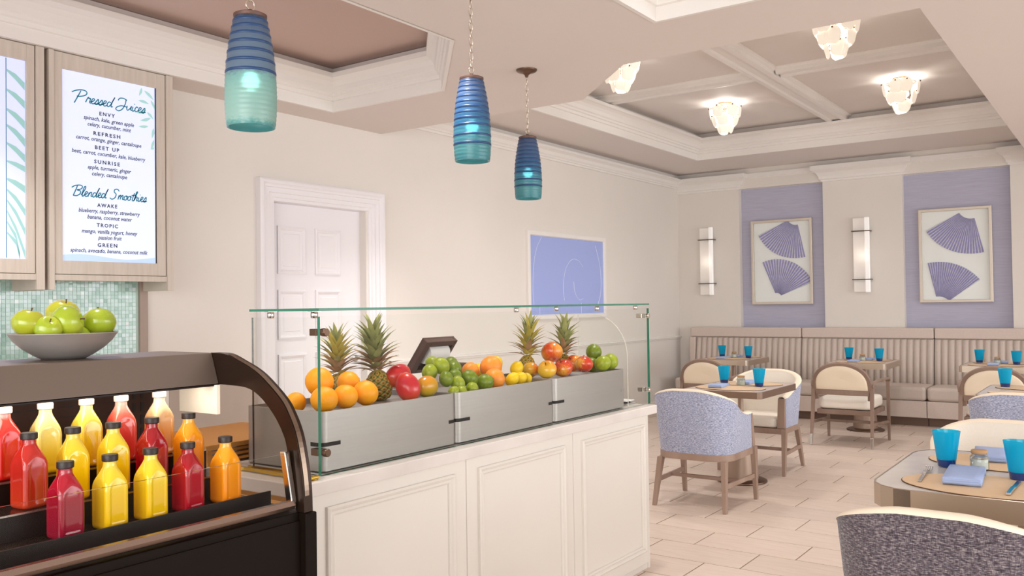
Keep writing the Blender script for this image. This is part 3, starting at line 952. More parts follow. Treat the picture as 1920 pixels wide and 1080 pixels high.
# ---- three grey metal fruit boxes
M_SLOT = mat('slot_shadow', '#1b130e', 0.6)
def fruit_box(x0, x1, lab, zfloor, ls, rs):
    y0, y1, z0, z1, r, th = 2.332, 2.752, 0.912, 1.122, 0.026, 0.009
    t = thing('fruit_box', lab, 'box', ((x0+x1)/2, (y0+y1)/2, 0.905), group=None)
    def rr_(i):
        pts = []
        for cx, cy, a0 in ((x1-r, y1-r, 0), (x0+r, y1-r, 90), (x0+r, y0+r, 180), (x1-r, y0+r, 270)):
            for k in range(6):
                a = radians(a0+90*k/5)
                pts.append((cx+(r-i)*cos(a), cy+(r-i)*sin(a)))
        return pts
    m = MB()
    rows = [[(p[0], p[1], z) for p in rr_(i)] for i, z in ((0, z0), (0, z1), (th, z1), (th, zfloor-0.01))]
    m.grid(rows, closed=True)
    m.add(rows[0], [tuple(range(len(rows[0])))])
    m.build('body', M_STEEL, t, smooth=True, angle=40)
    MB().prism(rr_(th+0.0005), zfloor-0.012, zfloor).build('inner_tray', M_STEEL, t)
    MB().box(x0+0.03, x1-0.03, y0+0.02, y1-0.02, 0.9055, 0.914).build('base_strip', M_SLOT, t)
    # finger slots wrap round the front corners half way up
    for side, on, ln in ((0, ls, 0.085), (1, rs, 0.05)):
        if not on: continue
        out, inn = rr_(-0.0012), rr_(0.004)
        n = 24
        # corner arcs: points 12..17 are the left front, 18..23 the right front
        idx = list(range(12, 18)) if side == 0 else list(range(18, 24))
        po = [out[i] for i in idx]
        if side == 0: po = [(x0-0.0012, y0+0.06)] + po + [(x0+ln, y0-0.0012)]
        else: po = [(x1-ln, y0-0.0012)] + po + [(x1+0.0012, y0+0.06)]
        s_ = MB()
        s_.grid([[(p[0], p[1], 0.999) for p in po], [(p[0], p[1], 1.013) for p in po]])
        s_.build('finger_slot', M_SLOT if on != 2 else M_STEEL, t, solid=0.001)
    return t
fruit_box(2.127, 2.872, 'grey metal box holding oranges, two pineapples and mangoes', 1.098, 1, 1)
fruit_box(2.878, 3.633, 'grey metal box in the middle holding limes, grapefruit and lemons', 1.096, 1, 1)
fruit_box(3.640, 4.370, 'grey metal box holding red apples and round green fruit at the far end', 1.098, 1, 2)

# ---- glass sneeze guard
sg = thing('sneeze_guard', 'clear glass sneeze guard standing on the counter around the fruit boxes', 'glass screen', (3.37, 2.5, 0.905))
def pane(name, x0, x1, y0, y1, z0, z1, edge=M_GEDGE, poly=None):
    m = MB()
    m.box(x0, x1, y0, y1, z0, z1)
    dims = (x1-x0, y1-y0, z1-z0)
    thin = dims.index(min(dims))
    # face order: bottom, top, front(-y), right(+x), back(+y), left(-x)
    ax = {0: 2, 1: 2, 2: 1, 3: 0, 4: 1, 5: 0}
    m.m = [0 if ax[i] == thin else 1 for i in range(6)]
    return m.build(name, [M_GLASS, edge], sg)
pane('front_glass', 2.100, 4.632, 2.309, 2.323, 0.9055, 1.458)
pane('top_glass', 2.095, 4.636, 2.308, 2.685, 1.4775, 1.4865)
pane('end_glass', 2.102, 2.110, 2.324, 2.68, 0.9055, 1.455, M_GEDGED)
# right end pane with a rounded upper front corner
poly = [(2.357, 0.9055), (2.68, 0.9055), (2.68, 1.425)]
for k in range(9):
    a = pi/2 + (pi/2)*k/8
    poly.append((2.357+0.22+0.22*cos(a), 1.425-0.24+0.24*sin(a)))
m = MB(); m.prism(poly, 4.446, 4.454, 'x'); m.m = [0, 0] + [1]*(len(m.f)-2)
m.build('end_glass', [M_GLASS, mat('glass_edge_pale', '#d8d0c6', 0.15, coat=0.4)], sg)
def clamp(x, y, z, s_=1.0, ax='y'):
    m = MB()
    pf_ = [(0.0, 0), (0.012*s_, 0.0), (0.0145*s_, 0.003), (0.0145*s_, 0.02), (0.012*s_, 0.023), (0, 0.023)]
    t_ = MB(); t_.lathe(pf_, 16, cap=False)
    for px, py_, pz_ in t_.v:
        m.v.append((x+px, y-0.0125+pz_-0.0, z+py_) if ax == 'y' else ((x+pz_-0.0125, y+px, z+py_) if ax == 'x' else (x+px, y+py_, z+pz_)))
    m.f = list(t_.f); m.m = list(t_.m)
    return m
for x, z in ((2.112, 1.403), (2.114, 0.985), (4.598, 1.415), (4.602, 0.988)):
    c = clamp(x, 2.30, z).build('clamp', M_CHROME if x > 3 else M_BRONZE, sg, smooth=True, angle=40)
    MB().box(x-0.016 if x < 3 else x-0.03, x+0.012, 2.324, 2.36, z-0.012, z+0.012).build('clamp_block', M_BRONZE if x < 3 else M_CHROME, c, bevel=0.002)
for x, y in ((2.125, 2.365), (2.125, 2.60), (4.08, 2.34), (4.52, 2.34), (3.56, 2.50), (4.15, 2.64)):
    c = clamp(x, y, 1.452, 0.9, 'z').build('shelf_support', M_CHROME, sg, smooth=True, angle=40)
    MB().box(x-0.02, x+0.02, y-0.012, y+0.012, 1.4755, 1.4772).build('support_plate', M_CHROME, c)

# ================================================================== FRUIT
M_ORANGE = mat('orange_peel', '#ffae10', 0.38, noise=0.1, nscale=7, col2='#fc9a04', bump=0.3, bscale=150, spec=0.5, sss=0.05, bdist=0.001)
M_GRAPEF = mat('grapefruit_peel', '#f9a03a', 0.36, noise=0.3, nscale=9, col2='#f0872f', bump=0.25, bscale=140, sss=0.05, bdist=0.001)
M_LEMON = mat('lemon_peel', '#f7d21c', 0.36, noise=0.1, nscale=20, col2='#efbe0a', bump=0.25, bscale=140, sss=0.05, bdist=0.001)
M_LIME = mat('lime_peel', '#aab02a', 0.3, noise=0.35, nscale=3, col2='#7f9024', bump=0.2, bscale=150, bdist=0.001)
M_LIME2 = mat('lime_peel_dark', '#889424', 0.3, noise=0.35, nscale=3, col2='#586f1c', bump=0.2, bscale=150, bdist=0.001)
M_GREENF = mat('green_citrus_peel', '#abb42e', 0.32, noise=0.3, nscale=3, col2='#8b9c26', bump=0.15, bscale=120, bdist=0.001)
M_MANGO = grad_mat('mango_red', [(0.0, '#c9531d'), (0.3, '#cf2a26'), (0.7, '#c01a2b'), (1.0, '#d8452a')], 'Z', 0.28, coat=0.25, noise=0.5, nscale=3)
M_MANGO2 = grad_mat('mango_yellow', [(0.0, '#d78a14'), (0.45, '#cf9a10'), (0.8, '#b9991a'), (1.0, '#8f9a1c')], 'X', 0.3, coat=0.2, noise=0.5, nscale=4)
M_APR = grad_mat('apple_red', [(0.0, '#e8a13a'), (0.2, '#e0552a'), (0.5, '#cc2a1c'), (0.8, '#d84a22'), (1.0, '#efb045')], 'X', 0.22, coat=0.35, noise=0.7, nscale=5, nstretch=(3, 3, 0.5))
M_APO = grad_mat('apple_orange', [(0.0, '#f2b53c'), (0.35, '#ee7a2e'), (0.6, '#dd4426'), (1.0, '#f0a23a')], 'X', 0.24, coat=0.3, noise=0.6, nscale=5, nstretch=(3, 3, 0.5))
M_APY = grad_mat('apple_golden', [(0.0, '#f3c33c'), (0.5, '#f2b232'), (0.8, '#f0902e'), (1.0, '#e6702a')], 'X', 0.24, coat=0.3, noise=0.6, nscale=5, nstretch=(3, 3, 0.5))
M_APG = grad_mat('apple_green', [(0.0, '#93a622'), (0.5, '#a9ba2a'), (0.85, '#bcc43a'), (1.0, '#c8c246')], 'X', 0.2, coat=0.4, noise=0.45, nscale=5)
M_APG2 = grad_mat('apple_green_blush', [(0.0, '#a2ae26'), (0.45, '#b5b02c'), (0.8, '#c3a336'), (1.0, '#c08c3c')], 'X', 0.2, coat=0.4, noise=0.45, nscale=5)
M_STEM = mat('fruit_stem', '#5a4224', 0.7)
M_CALYX = mat('fruit_calyx', '#6f7a2a', 0.7)

def ball(kind):
    m = MB()
    if kind == 'orange':
        m.sphere((0, 0, 0), 1, 20, 14, 1, 1, 0.96, fn=lambda d: 1-0.03*max(0, abs(d.z)-0.9)*10)
    elif kind == 'lime':
        m.sphere((0, 0, 0), 1, 20, 14, 0.96, 0.96, 1.04, fn=lambda d: 1+0.10*max(0, abs(d.z)-0.93)*10)
    elif kind == 'lemon':
        m.sphere((0, 0, 0), 1, 20, 16, 0.94, 0.94, 1.12, fn=lambda d: 1+0.20*max(0, abs(d.z)-0.92)*9)
    elif kind == 'mango':
        m.sphere((0, 0, 0), 1, 22, 16, 0.92, 0.80, 1.12, fn=lambda d: 1+0.10*d.x*d.z - 0.05*d.z)
    elif kind == 'apple':
        prof = []
        for i in range(17):
            th = pi*i/16
            r = sin(th)*(1.02-0.10*(cos(th) < 0)*(-cos(th)))
            z = -cos(th)*0.90
            dd = max(0, 1-(r/0.42)**2) if r < 0.42 else 0
            z += (-0.24 if i > 8 else 0.16)*dd**1.2
            prof.append((max(r, 0.0), z))
        m.lathe([(max(r, 1e-4), z) for r, z in prof], 22, cap=False)
    return m
SHAPE_ME = {}
def fruit(kind, r, name, label, cat, mt, loc, rot, group=None, sc=(1, 1, 1), stem=True):
    """one fruit: body mesh shared between alike pieces, own size by scale"""
    key = (kind)
    if key not in SHAPE_ME:
        o = ball(kind).build(name, mt, smooth=True)
        SHAPE_ME[key] = o.data
    else:
        o = bpy.data.objects.new(name, SHAPE_ME[key]); COL.objects.link(o)
    o.material_slots[0].link = 'OBJECT'
    o.material_slots[0].material = mt
    o.location = loc; o.rotation_euler = rot
    o.scale = (r*sc[0], r*sc[1], r*sc[2])
    tag(o, label, cat, group)
    if kind == 'apple' and stem:
        if 'stem' not in SHAPE_ME:
            st = MB().tube([(0, 0, 0.62), (0.02, 0.01, 0.80), (0.06, 0.03, 0.95)], [0.05, 0.04, 0.06], 6).build('stem', M_STEM)
            SHAPE_ME['stem'] = st.data
        else:
            st = bpy.data.objects.new('stem', SHAPE_ME['stem']); COL.objects.link(st)
        st.parent = o
    if kind == 'orange':
        if 'navel' not in SHAPE_ME:
            st = MB().lathe([(0.075, 0.925), (0.07, 0.955), (0.03, 0.965), (0.0001, 0.96)], 8, cap=False).build('stem_scar', M_CALYX)
            SHAPE_ME['navel'] = st.data
        else:
            st = bpy.data.objects.new('stem_scar', SHAPE_ME['navel']); COL.objects.link(st)
        st.parent = o
    return o
rf = random.Random(11)
def rrot(): return (rf.uniform(-1.2, 1.2), rf.uniform(-1.2, 1.2), rf.uniform(0, 6.28))
GO = 'oranges in the box nearest the juice case'
for x, y, z, r, lab in [
    (2.227, 2.43, 1.152, 0.0505, 'orange at the front of the orange pile, behind the green glass edge'),
    (2.333, 2.43, 1.153, 0.0475, 'orange in the middle of the front of the orange pile'),
    (2.440, 2.43, 1.157, 0.0500, 'orange at the front of the pile, touching the pineapple body'),
    (2.300, 2.535, 1.207, 0.0560, 'large orange on top of the pile behind the green glass edge'),
    (2.452, 2.535, 1.189, 0.0480, 'orange on top of the pile between the two pineapple crowns'),
    (2.205, 2.560, 1.136, 0.0390, 'small orange half hidden by the black case arch')]:
    fruit('orange', r, 'orange', lab, 'orange', M_ORANGE, (x, y, z), rrot(), GO)
fruit('lemon', 0.0275, 'lemon', 'single lemon beside the oranges, nearest the black case arch', 'lemon', M_LEMON, (2.195, 2.655, 1.124), (1.3, 0.2, 0.6))
fruit('mango', 0.054, 'mango', 'red mango at the back, leaning on the front red mango', 'mango', M_MANGO, (2.750, 2.545, 1.198), (0.5, 0.9, 0.3), 'red mangoes beside the pineapple')
fruit('mango', 0.0545, 'mango', 'crimson mango standing at the front beside the pineapple body', 'mango', M_MANGO, (2.665, 2.415, 1.163), (0.2, 0.15, 2.2), 'red mangoes beside the pineapple')
fruit('mango', 0.050, 'mango', 'yellow green mango lying in front of the limes', 'mango', M_MANGO2, (2.785, 2.415, 1.154), (0.3, 1.35, 0.3))
GL = 'limes heaped in the middle box'
for x, y, z, r, lab, mt in [
    (2.905, 2.505, 1.200, 0.0320, 'lime on the heap just above the yellow green mango', M_LIME),
    (3.036, 2.60, 1.230, 0.0290, 'lime at the top back of the heap, half behind the topmost lime', M_LIME),
    (2.975, 2.50, 1.225, 0.0345, 'bright lime on the very top of the lime heap', M_LIME),
    (2.920, 2.425, 1.174, 0.0290, 'dark lime in the centre of the heap under the topmost lime', M_LIME2),
    (2.975, 2.405, 1.150, 0.0295, 'lime low in the middle of the heap, above the smallest limes', M_LIME),
    (3.066, 2.50, 1.204, 0.0325, 'dark lime high on the heap beside the topmost lime', M_LIME2),
    (3.173, 2.605, 1.221, 0.0295, 'lime peeping out at the very back of the heap', M_LIME2),
    (2.905, 2.372, 1.122, 0.0225, 'small pale lime at the box rim beside the yellow green mango', M_LIME),
    (2.955, 2.369, 1.120, 0.0225, 'small pale lime at the box rim, second from the mango', M_LIME),
    (3.090, 2.43, 1.163, 0.0350, 'big dark lime in the middle of the heap towards the grapefruit', M_LIME2),
    (3.168, 2.405, 1.140, 0.0355, 'dark lime at the end of the heap against the front grapefruit', M_LIME2),
    (3.040, 2.378, 1.124, 0.0270, 'yellowish lime at the box rim between two dark limes', M_LIME),
    (3.025, 2.465, 1.176, 0.0290, 'lime squeezed in the middle of the heap below the high dark one', M_LIME2)]:
    fruit('lime', r*1.12, 'lime', lab, 'lime', mt, (x, y, z), rrot(), GL)
GG = 'grapefruit in the middle box'
for x, y, z, r, lab in [
    (3.262, 2.56, 1.181, 0.0420, 'small orange grapefruit behind the limes'),
    (3.370, 2.52, 1.192, 0.0550, 'large grapefruit on top beside the lemons'),
    (3.285, 2.435, 1.146, 0.0500, 'grapefruit low at the front between limes and lemons')]:
    fruit('orange', r, 'grapefruit', lab, 'grapefruit', M_GRAPEF, (x, y, z), rrot(), GG)
GM = 'lemons in the middle box'
for x, y, z, r, lab in [
    (3.495, 2.585, 1.199, 0.0380, 'lemon at the top back of the lemon pile'),
    (3.556, 2.50, 1.175, 0.0340, 'lemon on top of the pile, in front of the highest one'),
    (3.406, 2.42, 1.136, 0.0315, 'lemon at the front of the pile beside the low grapefruit'),
    (3.487, 2.43, 1.134, 0.0310, 'lemon at the front of the pile, second from the grapefruit'),
    (3.580, 2.455, 1.126, 0.0265, 'small lemon at the end of the pile by the golden apple'),
    (3.455, 2.655, 1.168, 0.0360, 'lemon mostly hidden behind the large grapefruit')]:
    fruit('lemon', r, 'lemon', lab, 'lemon', M_LEMON, (x, y, z), (rf.uniform(0.6, 1.6), rf.uniform(-0.5, 0.5), rf.uniform(0, 3.1)), GM)
GA = 'red and golden apples in the end box'
for x, y, z, r, lab, mt in [
    (3.720, 2.53, 1.156, 0.0430, 'golden apple at the back, half hidden by the front golden apple', M_APY),
    (3.731, 2.435, 1.160, 0.0490, 'golden apple at the front, beside the lemons', M_APY),
    (3.973, 2.56, 1.233, 0.0590, 'red and orange apple on top of the apple pile', M_APO),
    (3.870, 2.425, 1.158, 0.0500, 'deep red apple at the front beside the golden apple', M_APR),
    (4.145, 2.530, 1.163, 0.0490, 'orange red apple in the middle of the pile, set back', M_APO),
    (4.080, 2.425, 1.165, 0.0500, 'dark red apple beside the green fruit', M_APR)]:
    fruit('apple', r, 'apple', lab, 'apple', mt, (x, y, z), (rf.uniform(-0.9, 0.9), rf.uniform(-0.9, 0.9), rf.uniform(0, 6.28)), GA)
GR = 'round green fruit in the end box'
for x, y, z, r, lab in [
    (4.272, 2.490, 1.147, 0.0440, 'pale green fruit half hidden beside the dark red apple'),
    (4.226, 2.392, 1.160, 0.0440, 'bright green fruit in the middle of the green row'),
    (4.317, 2.394, 1.165, 0.0462, 'green fruit at the far end of the box'),
    (4.325, 2.505, 1.215, 0.0470, 'dark green fruit on top of the green row')]:
    fruit('lime', r, 'green_fruit', lab, 'citrus', M_GREENF if 'dark' not in lab else M_LIME2, (x, y, z), rrot(), GR)

# ---- pineapples: scaled body and a crown of separate leaves
M_PINE = mat('pineapple_eyes', '#b98a35', 0.5, bump=0.3, bscale=60)
nt = M_PINE.node_tree; N = nt.nodes; Lk = nt.links
at0 = N.new('ShaderNodeAttribute'); at0.attribute_name = 'tone'
rp = N.new('ShaderNodeValToRGB'); el = rp.color_ramp.elements
el[0].position = 0.12; el[0].color = lin('#3f4220'); el[1].position = 0.95; el[1].color = lin('#8a5a2c')
for p_, c_ in ((0.4, '#8f8a34'), (0.7, '#d1a548')):
    e = el.new(p_); e.color = lin(c_)
Lk.new(at0.outputs['Fac'], rp.inputs['Fac']); Lk.new(rp.outputs['Color'], N['Principled BSDF'].inputs['Base Color'])
M_PLEAF = mat('pineapple_leaf', '#b9b478', 0.45, noise=0.3, nscale=3, col2='#929660', randval=0.25)
M_PLEAF2 = mat('pineapple_leaf_gold', '#dcbd60', 0.45, noise=0.3, nscale=3, col2='#b0a650', randval=0.25)
M_PLEAF3 = mat('pineapple_leaf_dry', '#cfa47c', 0.55, noise=0.3, nscale=3, col2='#ab8762', randval=0.2)
leaf_me = None
def leaf_mesh():
    m = MB()
    rows = []
    for i in range(7):
        t = i/6
        wd = 0.165*(1-t)**0.75*(1-0.25*(1-t)**4) if t < 1 else 0.002
        z = t*(1-0.06*t); y = 0.28*t**2.2
        rows.append([(-wd, y-wd*0.35, z), (0, y, z), (wd, y-wd*0.35, z)])
    m.grid(rows)
    return m
def pineapple(name_lab, base, h, rad, tilt, crown_h, nl, seed, leafm):
    """base: where it stands; tilt: (rx, ry) of the whole fruit"""
    global leaf_me
    r_ = random.Random(seed)
    t = thing('pineapple', name_lab, 'pineapple', base, group='pineapples standing among the fruit')
    t.rotation_euler = (tilt[0], tilt[1], 0)
    # body with spiral diamond eyes
    m = MB(); rows = []; tones = []
    NU, NV = 60, 44
    for i in range(NV+1):
        v = i/NV
        R = rad*(sin(pi*min(1, 0.16+v*0.86))**0.42)
        if v < 0.03: R *= 0.75
        row = []
        for k in range(NU):
            u = k/NU
            a = sin(pi*(8*u+5.0*v*h/0.13)); b_ = sin(pi*(8*u-5.0*v*h/0.13))
            bump = abs(a*b_)**0.6
            rr2 = R*(0.91+0.14*bump); tones.append(bump)
            row.append((rr2*cos(2*pi*u), rr2*sin(2*pi*u), v*h))
        rows.append(row)
    m.grid(rows, closed=True)
    m.add(rows[0], [tuple(range(NU-1, -1, -1))]); m.add(rows[-1], [tuple(range(NU))])
    ob = m.build('body', M_PINE, t, smooth=True, world=False)
    at_ = ob.data.attributes.new('tone', 'FLOAT', 'POINT')
    for i_, v_ in enumerate(tones): at_.data[i_].value = v_
    for i in range(nl):
        f = i/(nl-1)                      # 0 outer, 1 inner
        az = i*2.39996+r_.uniform(-0.25, 0.25)
        el = radians(24 + 62*f**0.9 + r_.uniform(-8, 8))
        ln = crown_h*(0.42+0.16*f*(1.3-0.5*f)+r_.uniform(-0.06, 0.06))
        if leaf_me is None:
            o = leaf_mesh().build('leaf', M_PLEAF, world=False, smooth=True); leaf_me = o.data
        else:
            o = bpy.data.objects.new('leaf', leaf_me); COL.objects.link(o)
        o.material_slots[0].link = 'OBJECT'
        o.material_slots[0].material = M_PLEAF3 if (f < 0.35 and r_.random() < 0.6) else (leafm if r_.random() < 0.7 else M_PLEAF)
        o.parent = t
        # leaf grows along its local z and curls towards local y: point local y outwards
        zdir = Vector((cos(az)*cos(el), sin(az)*cos(el), sin(el)))
        ydir = Vector((cos(az)*sin(el), sin(az)*sin(el), -cos(el)))
        xdir = ydir.cross(zdir)
        M3 = Matrix((xdir, ydir, zdir)).transposed()
        o.rotation_euler = M3.to_euler()
        br = rad*0.36*(1-0.7*f)
        o.location = (cos(az)*br, sin(az)*br, h*0.94+crown_h*0.54*f)
        wsc = 1.2 if f < 0.5 else 1.05
        o.scale = (ln*wsc*0.95, ln, ln)
    return t
pineapple('pineapple behind the oranges, its golden crown beside the glass edge', (2.502, 2.64, 1.10), 0.125, 0.050, (0.0, -0.06), 0.205, 56, 1, M_PLEAF2)
pineapple('pineapple with its body in view beside the red mangoes', (2.690, 2.595, 1.10), 0.130, 0.055, (0.02, -0.16), 0.235, 70, 2, M_PLEAF)
pineapple('pineapple behind the golden apples, under the blue glass picture', (3.845, 2.645, 1.10), 0.125, 0.048, (0.0, 0.16), 0.225, 56, 3, M_PLEAF2)
pineapple('pineapple with spreading crown behind the red apples', (4.165, 2.61, 1.10), 0.115, 0.046, (0.0, 0.08), 0.235, 44, 4, M_PLEAF)

# ================================================================== POINT OF SALE STAND, TRAY, TONGS, WOODEN RISER
M_POS = mat('terminal_brown', '#51372d', 0.45)
ps = thing('payment_terminal', 'dark brown payment terminal standing behind the lime heap', 'terminal', (3.41, 2.90, 0.905))
A0, A1 = Vector((0, 2.985, 1.165)), Vector((0, 2.865, 1.325))
dn = (A1-A0).normalized(); nm = Vector((0, -dn.z, dn.y))     # nm faces the diner side, downwards
def slant(m, x0, x1, s0, s1, h0, h1):
    c = []
    for h in (h0, h1):
        for x, s_ in ((x0, s0), (x1, s0), (x1, s1), (x0, s1)):
            p = A0+dn*s_+nm*h
            c.append((x, p.y, p.z))
    m.add(c, [(0, 3, 2, 1), (4, 5, 6, 7), (0, 1, 5, 4), (1, 2, 6, 5), (2, 3, 7, 6), (3, 0, 4, 7)])
L_ = (A1-A0).length
m = MB(); slant(m, 3.285, 3.525, 0, L_, -0.012, -0.004)
m.build('screen_plate', M_POS, ps)
m = MB()
slant(m, 3.285, 3.325, 0, L_, -0.004, 0.026); slant(m, 3.505, 3.525, 0, L_, -0.004, 0.026)
slant(m, 3.325, 3.505, L_-0.032, L_, -0.004, 0.026); slant(m, 3.325, 3.505, 0, 0.02, -0.004, 0.026)
m.build('rim', M_POS, ps, bevel=0.003)
m = MB(); pts = []
for k in range(13):
    a = pi*k/12
    pts.append((0.105+0.05*cos(a), 0.004+0.045*sin(a)))
vs = []
for x in (3.345, 3.495):
    for s_, h in pts:
        p = A0+dn*s_+nm*h; vs.append((x, p.y, p.z))
n_ = len(pts)
m.add(vs, [(i, i+1, n_+i+1, n_+i) for i in range(n_-1)] + [tuple(range(n_)), tuple(range(2*n_-1, n_-1, -1))])
m.build('paper_roll_cover', M_WHITE, ps, smooth=True, angle=50)
MB().box(3.40, 3.49, 2.90, 2.96, 0.97, 1.20).build('stand', M_WHITE, ps, bevel=0.004)
MB().box(3.34, 3.66, 2.84, 2.965, 0.9055, 0.965).build('foot', M_POS, ps, bevel=0.006)
m = MB(); m.tube([(3.62, 2.90, 0.96), (3.62, 2.90, 1.165)], 0.012, 10); m.build('post', M_POS, ps, smooth=True, angle=40)
m = MB(); m.lathe([(0.03, 1.15), (0.045, 1.155), (0.05, 1.17), (0.045, 1.188), (0.0001, 1.192)], 20, c=(3.60, 2.90, 0)); m.build('card_reader', M_POS, ps, smooth=True, angle=40)

tr = thing('serving_tray', 'small pale tray on the worktop behind the rounded glass end', 'tray', (4.53, 2.50, 0.905))
MB().box(4.475, 4.60, 2.38, 2.62, 0.9055, 0.912).build('base', M_STEEL, tr, bevel=0.002)
MB().box(4.485, 4.59, 2.39, 2.61, 0.922, 0.928).build('rim', M_WHITE, tr, bevel=0.002)
MB().box(4.50, 4.575, 2.41, 2.59, 0.912, 0.922).build('shadow_spacer', M_DARK, tr)  # dark block under the rim, its colour paints the shadow there

tg = thing('serving_tongs', 'brass tongs lying on the worktop end beside the fruit box', 'tongs', (2.035, 2.46, 0.905))
for sx in (-1, 1):
    pts = [(2.035+sx*0.004, 2.27, 0.912), (2.035+sx*0.016, 2.36, 0.914), (2.035+sx*0.017, 2.50, 0.915), (2.035+sx*0.012, 2.61, 0.914), (2.035+sx*0.018, 2.64, 0.914)]
    MB().tube(smooth_path(pts, 6), 1.0, sec=[(-0.004, -0.006), (0.004, -0.006), (0.004, 0.006), (-0.004, 0.006)]).build('arm', M_BRASS, tg)
m = MB(); m.tube([(2.019, 2.275, 0.914), (2.051, 2.275, 0.914)], 0.008, 10); m.build('hinge', M_BRASS, tg, smooth=True, angle=40)

wr = thing('wooden_riser', 'warm oak riser on the worktop seen through the end of the juice case', 'riser', (2.2, 3.05, 0.905))
MB().box(1.985, 2.5, 2.80, 3.26, 0.966, 0.984).build('top_board', M_OAK, wr, bevel=0.002)
MB().box(2.0, 2.018, 2.81, 3.25, 0.9055, 0.966).build('side_board', M_OAK, wr)
MB().box(2.46, 2.478, 2.81, 3.25, 0.9055, 0.966).build('side_board', M_OAK, wr)
for z in (0.915, 0.933, 0.951):
    MB().box(2.018, 2.46, 2.808, 2.818, z, z+0.010).build('slat', M_OAK, wr)

# ================================================================== REFRIGERATED JUICE CASE
jc = thing('juice_case', 'black refrigerated juice case with a curved open front and taupe canopy', 'display case', (0.92, 2.05, 0))
KX0, KX1 = 0.35, 1.468
MB().box(KX0, KX1, 1.695, 2.30, 0.0, 0.985).build('body', M_BLACK, jc, bevel=0.003)
MB().box(KX0, KX1, 1.690, 1.700, 0.04, 0.965).build('front_panel', M_BLACK, jc, bevel=0.002)
MB().box(KX1-0.001, KX1+0.034, 1.668, 2.30, 0.0, 0.984).build('end_panel', M_BLACK, jc, bevel=0.004)
# front rail
m = MB(); m.tube([(KX0, 1.705, 1.004), (KX1-0.012, 1.705, 1.004)], 1.0, sec=[(-0.012, -0.010), (0.006, -0.010), (0.012, 0.0), (0.008, 0.011), (-0.008, 0.011), (-0.012, 0.004)])
m.build('front_rail', mat('rail_metal', '#8d776b', 0.22, 0.9), jc)
MB().box(KX0, KX1-0.001, 1.73, 2.28, 0.984, 0.990).build('well_floor', M_DARK, jc)
# stepped shelves
M_STEP = mat('step_metal', '#3a2820', 0.22, 0.4)
for y0, y1, z in ((1.806, 1.912, 1.0125), (1.912, 2.022, 1.0675), (2.022, 2.14, 1.1165)):
    s_ = MB().box(0.40, 1.435, y0, 2.14, z-0.004, z).build('shelf_step', M_STEP, jc)
    MB().box(0.40, 1.435, y0, y0+0.004, z-0.058, z-0.004).build('riser_face', M_DARK, s_)
    MB().box(0.40, 1.435, y0-0.0015, y0, z-0.003, z+0.001).build('edge_strip', mat('edge_strip', '#a89a90', 0.25, 0.8), s_)
MB().box(0.40, 1.462, 1.794, 1.80, 0.985, 1.027).build('front_lip', M_DARK, jc)
MB().box(1.456, 1.462, 1.80, 2.14, 0.985, 1.0).build('side_lip', M_DARK, jc)
# rear wall with air slots
MB().box(KX0, 1.455, 2.262, 2.274, 0.985, 1.288).build('rear_panel', M_DARKB, jc)
vs_ = MB()
for k in range(6):
    for i in range(11):
        x = 0.62+i*0.068
        vs_.box(x, x+0.042, 2.2605, 2.2625, 1.11+k*0.026, 1.1125+k*0.026)
for x in (1.372, 1.395):
    for k in range(5):
        vs_.box(x, x+0.008, 2.2605, 2.2625, 1.10+k*0.036, 1.126+k*0.036)
o = vs_.build('air_slots', M_SLOT, jc); o['kind'] = 'stuff'
# canopy
MB().prism([(2.011, 1.289), (2.040, 1.3705), (2.052, 1.3715), (2.27, 1.3715), (2.30, 1.36), (2.30, 1.287), (2.03, 1.287)], KX0, KX1, 'x').build('canopy', M_TAUPE, jc, bevel=0.002)
MB().box(KX0, KX1, 2.009, 2.03, 1.2835, 1.2875).build('canopy_edge', M_DARK, jc)
# curved end brackets
outer = [(2.045, 1.3715), (1.985, 1.369), (1.930, 1.352), (1.875, 1.332), (1.830, 1.308), (1.768, 1.263), (1.739, 1.231), (1.709, 1.179), (1.691, 1.115), (1.680, 1.05), (1.677, 0.985)]
inner = [(1.706, 0.985), (1.719, 1.052), (1.730, 1.098), (1.742, 1.15), (1.759, 1.183), (1.790, 1.221), (1.841, 1.262), (1.895, 1.283), (1.983, 1.287), (2.06, 1.287), (2.06, 1.3715)]
so = smooth_path([Vector((a, b_, 0)) for a, b_ in outer], 5)
si = smooth_path([Vector((a, b_, 0)) for a, b_ in inner[:9]+[(2.035, 1.287)]], 5)
for x0, x1 in ((KX1, KX1+0.028), (KX0-0.028, KX0)):
    m = MB()
    k = min(len(so), len(si))
    def at(L, t):
        f = t*(len(L)-1); i = min(int(f), len(L)-2); return L[i].lerp(L[i+1], f-i)
    A = [at(so, i/50) for i in range(51)]
    B = [at(si[::-1], i/50) for i in range(51)]
    rows = [[(x0, p.x, p.y) for p in A], [(x1, p.x, p.y) for p in A], [(x1, p.x, p.y) for p in B], [(x0, p.x, p.y) for p in B], [(x0, p.x, p.y) for p in A]]
    m.grid(rows)
    br = m.build('curved_bracket', M_FRAMEBR, jc)
    m = MB()
    C_ = A[6:48]
    m.grid([[(x0+0.003, p.x-0.0012, p.y+0.001) for p in C_], [(x0+0.016, p.x-0.0016, p.y+0.0016) for p in C_]])
    m.build('bracket_rim_highlight', mat('bracket_rim_highlight', '#8a7768', 0.2, 0.9), br, solid=0.001)  # pale strip added to draw the highlight along the bracket rim
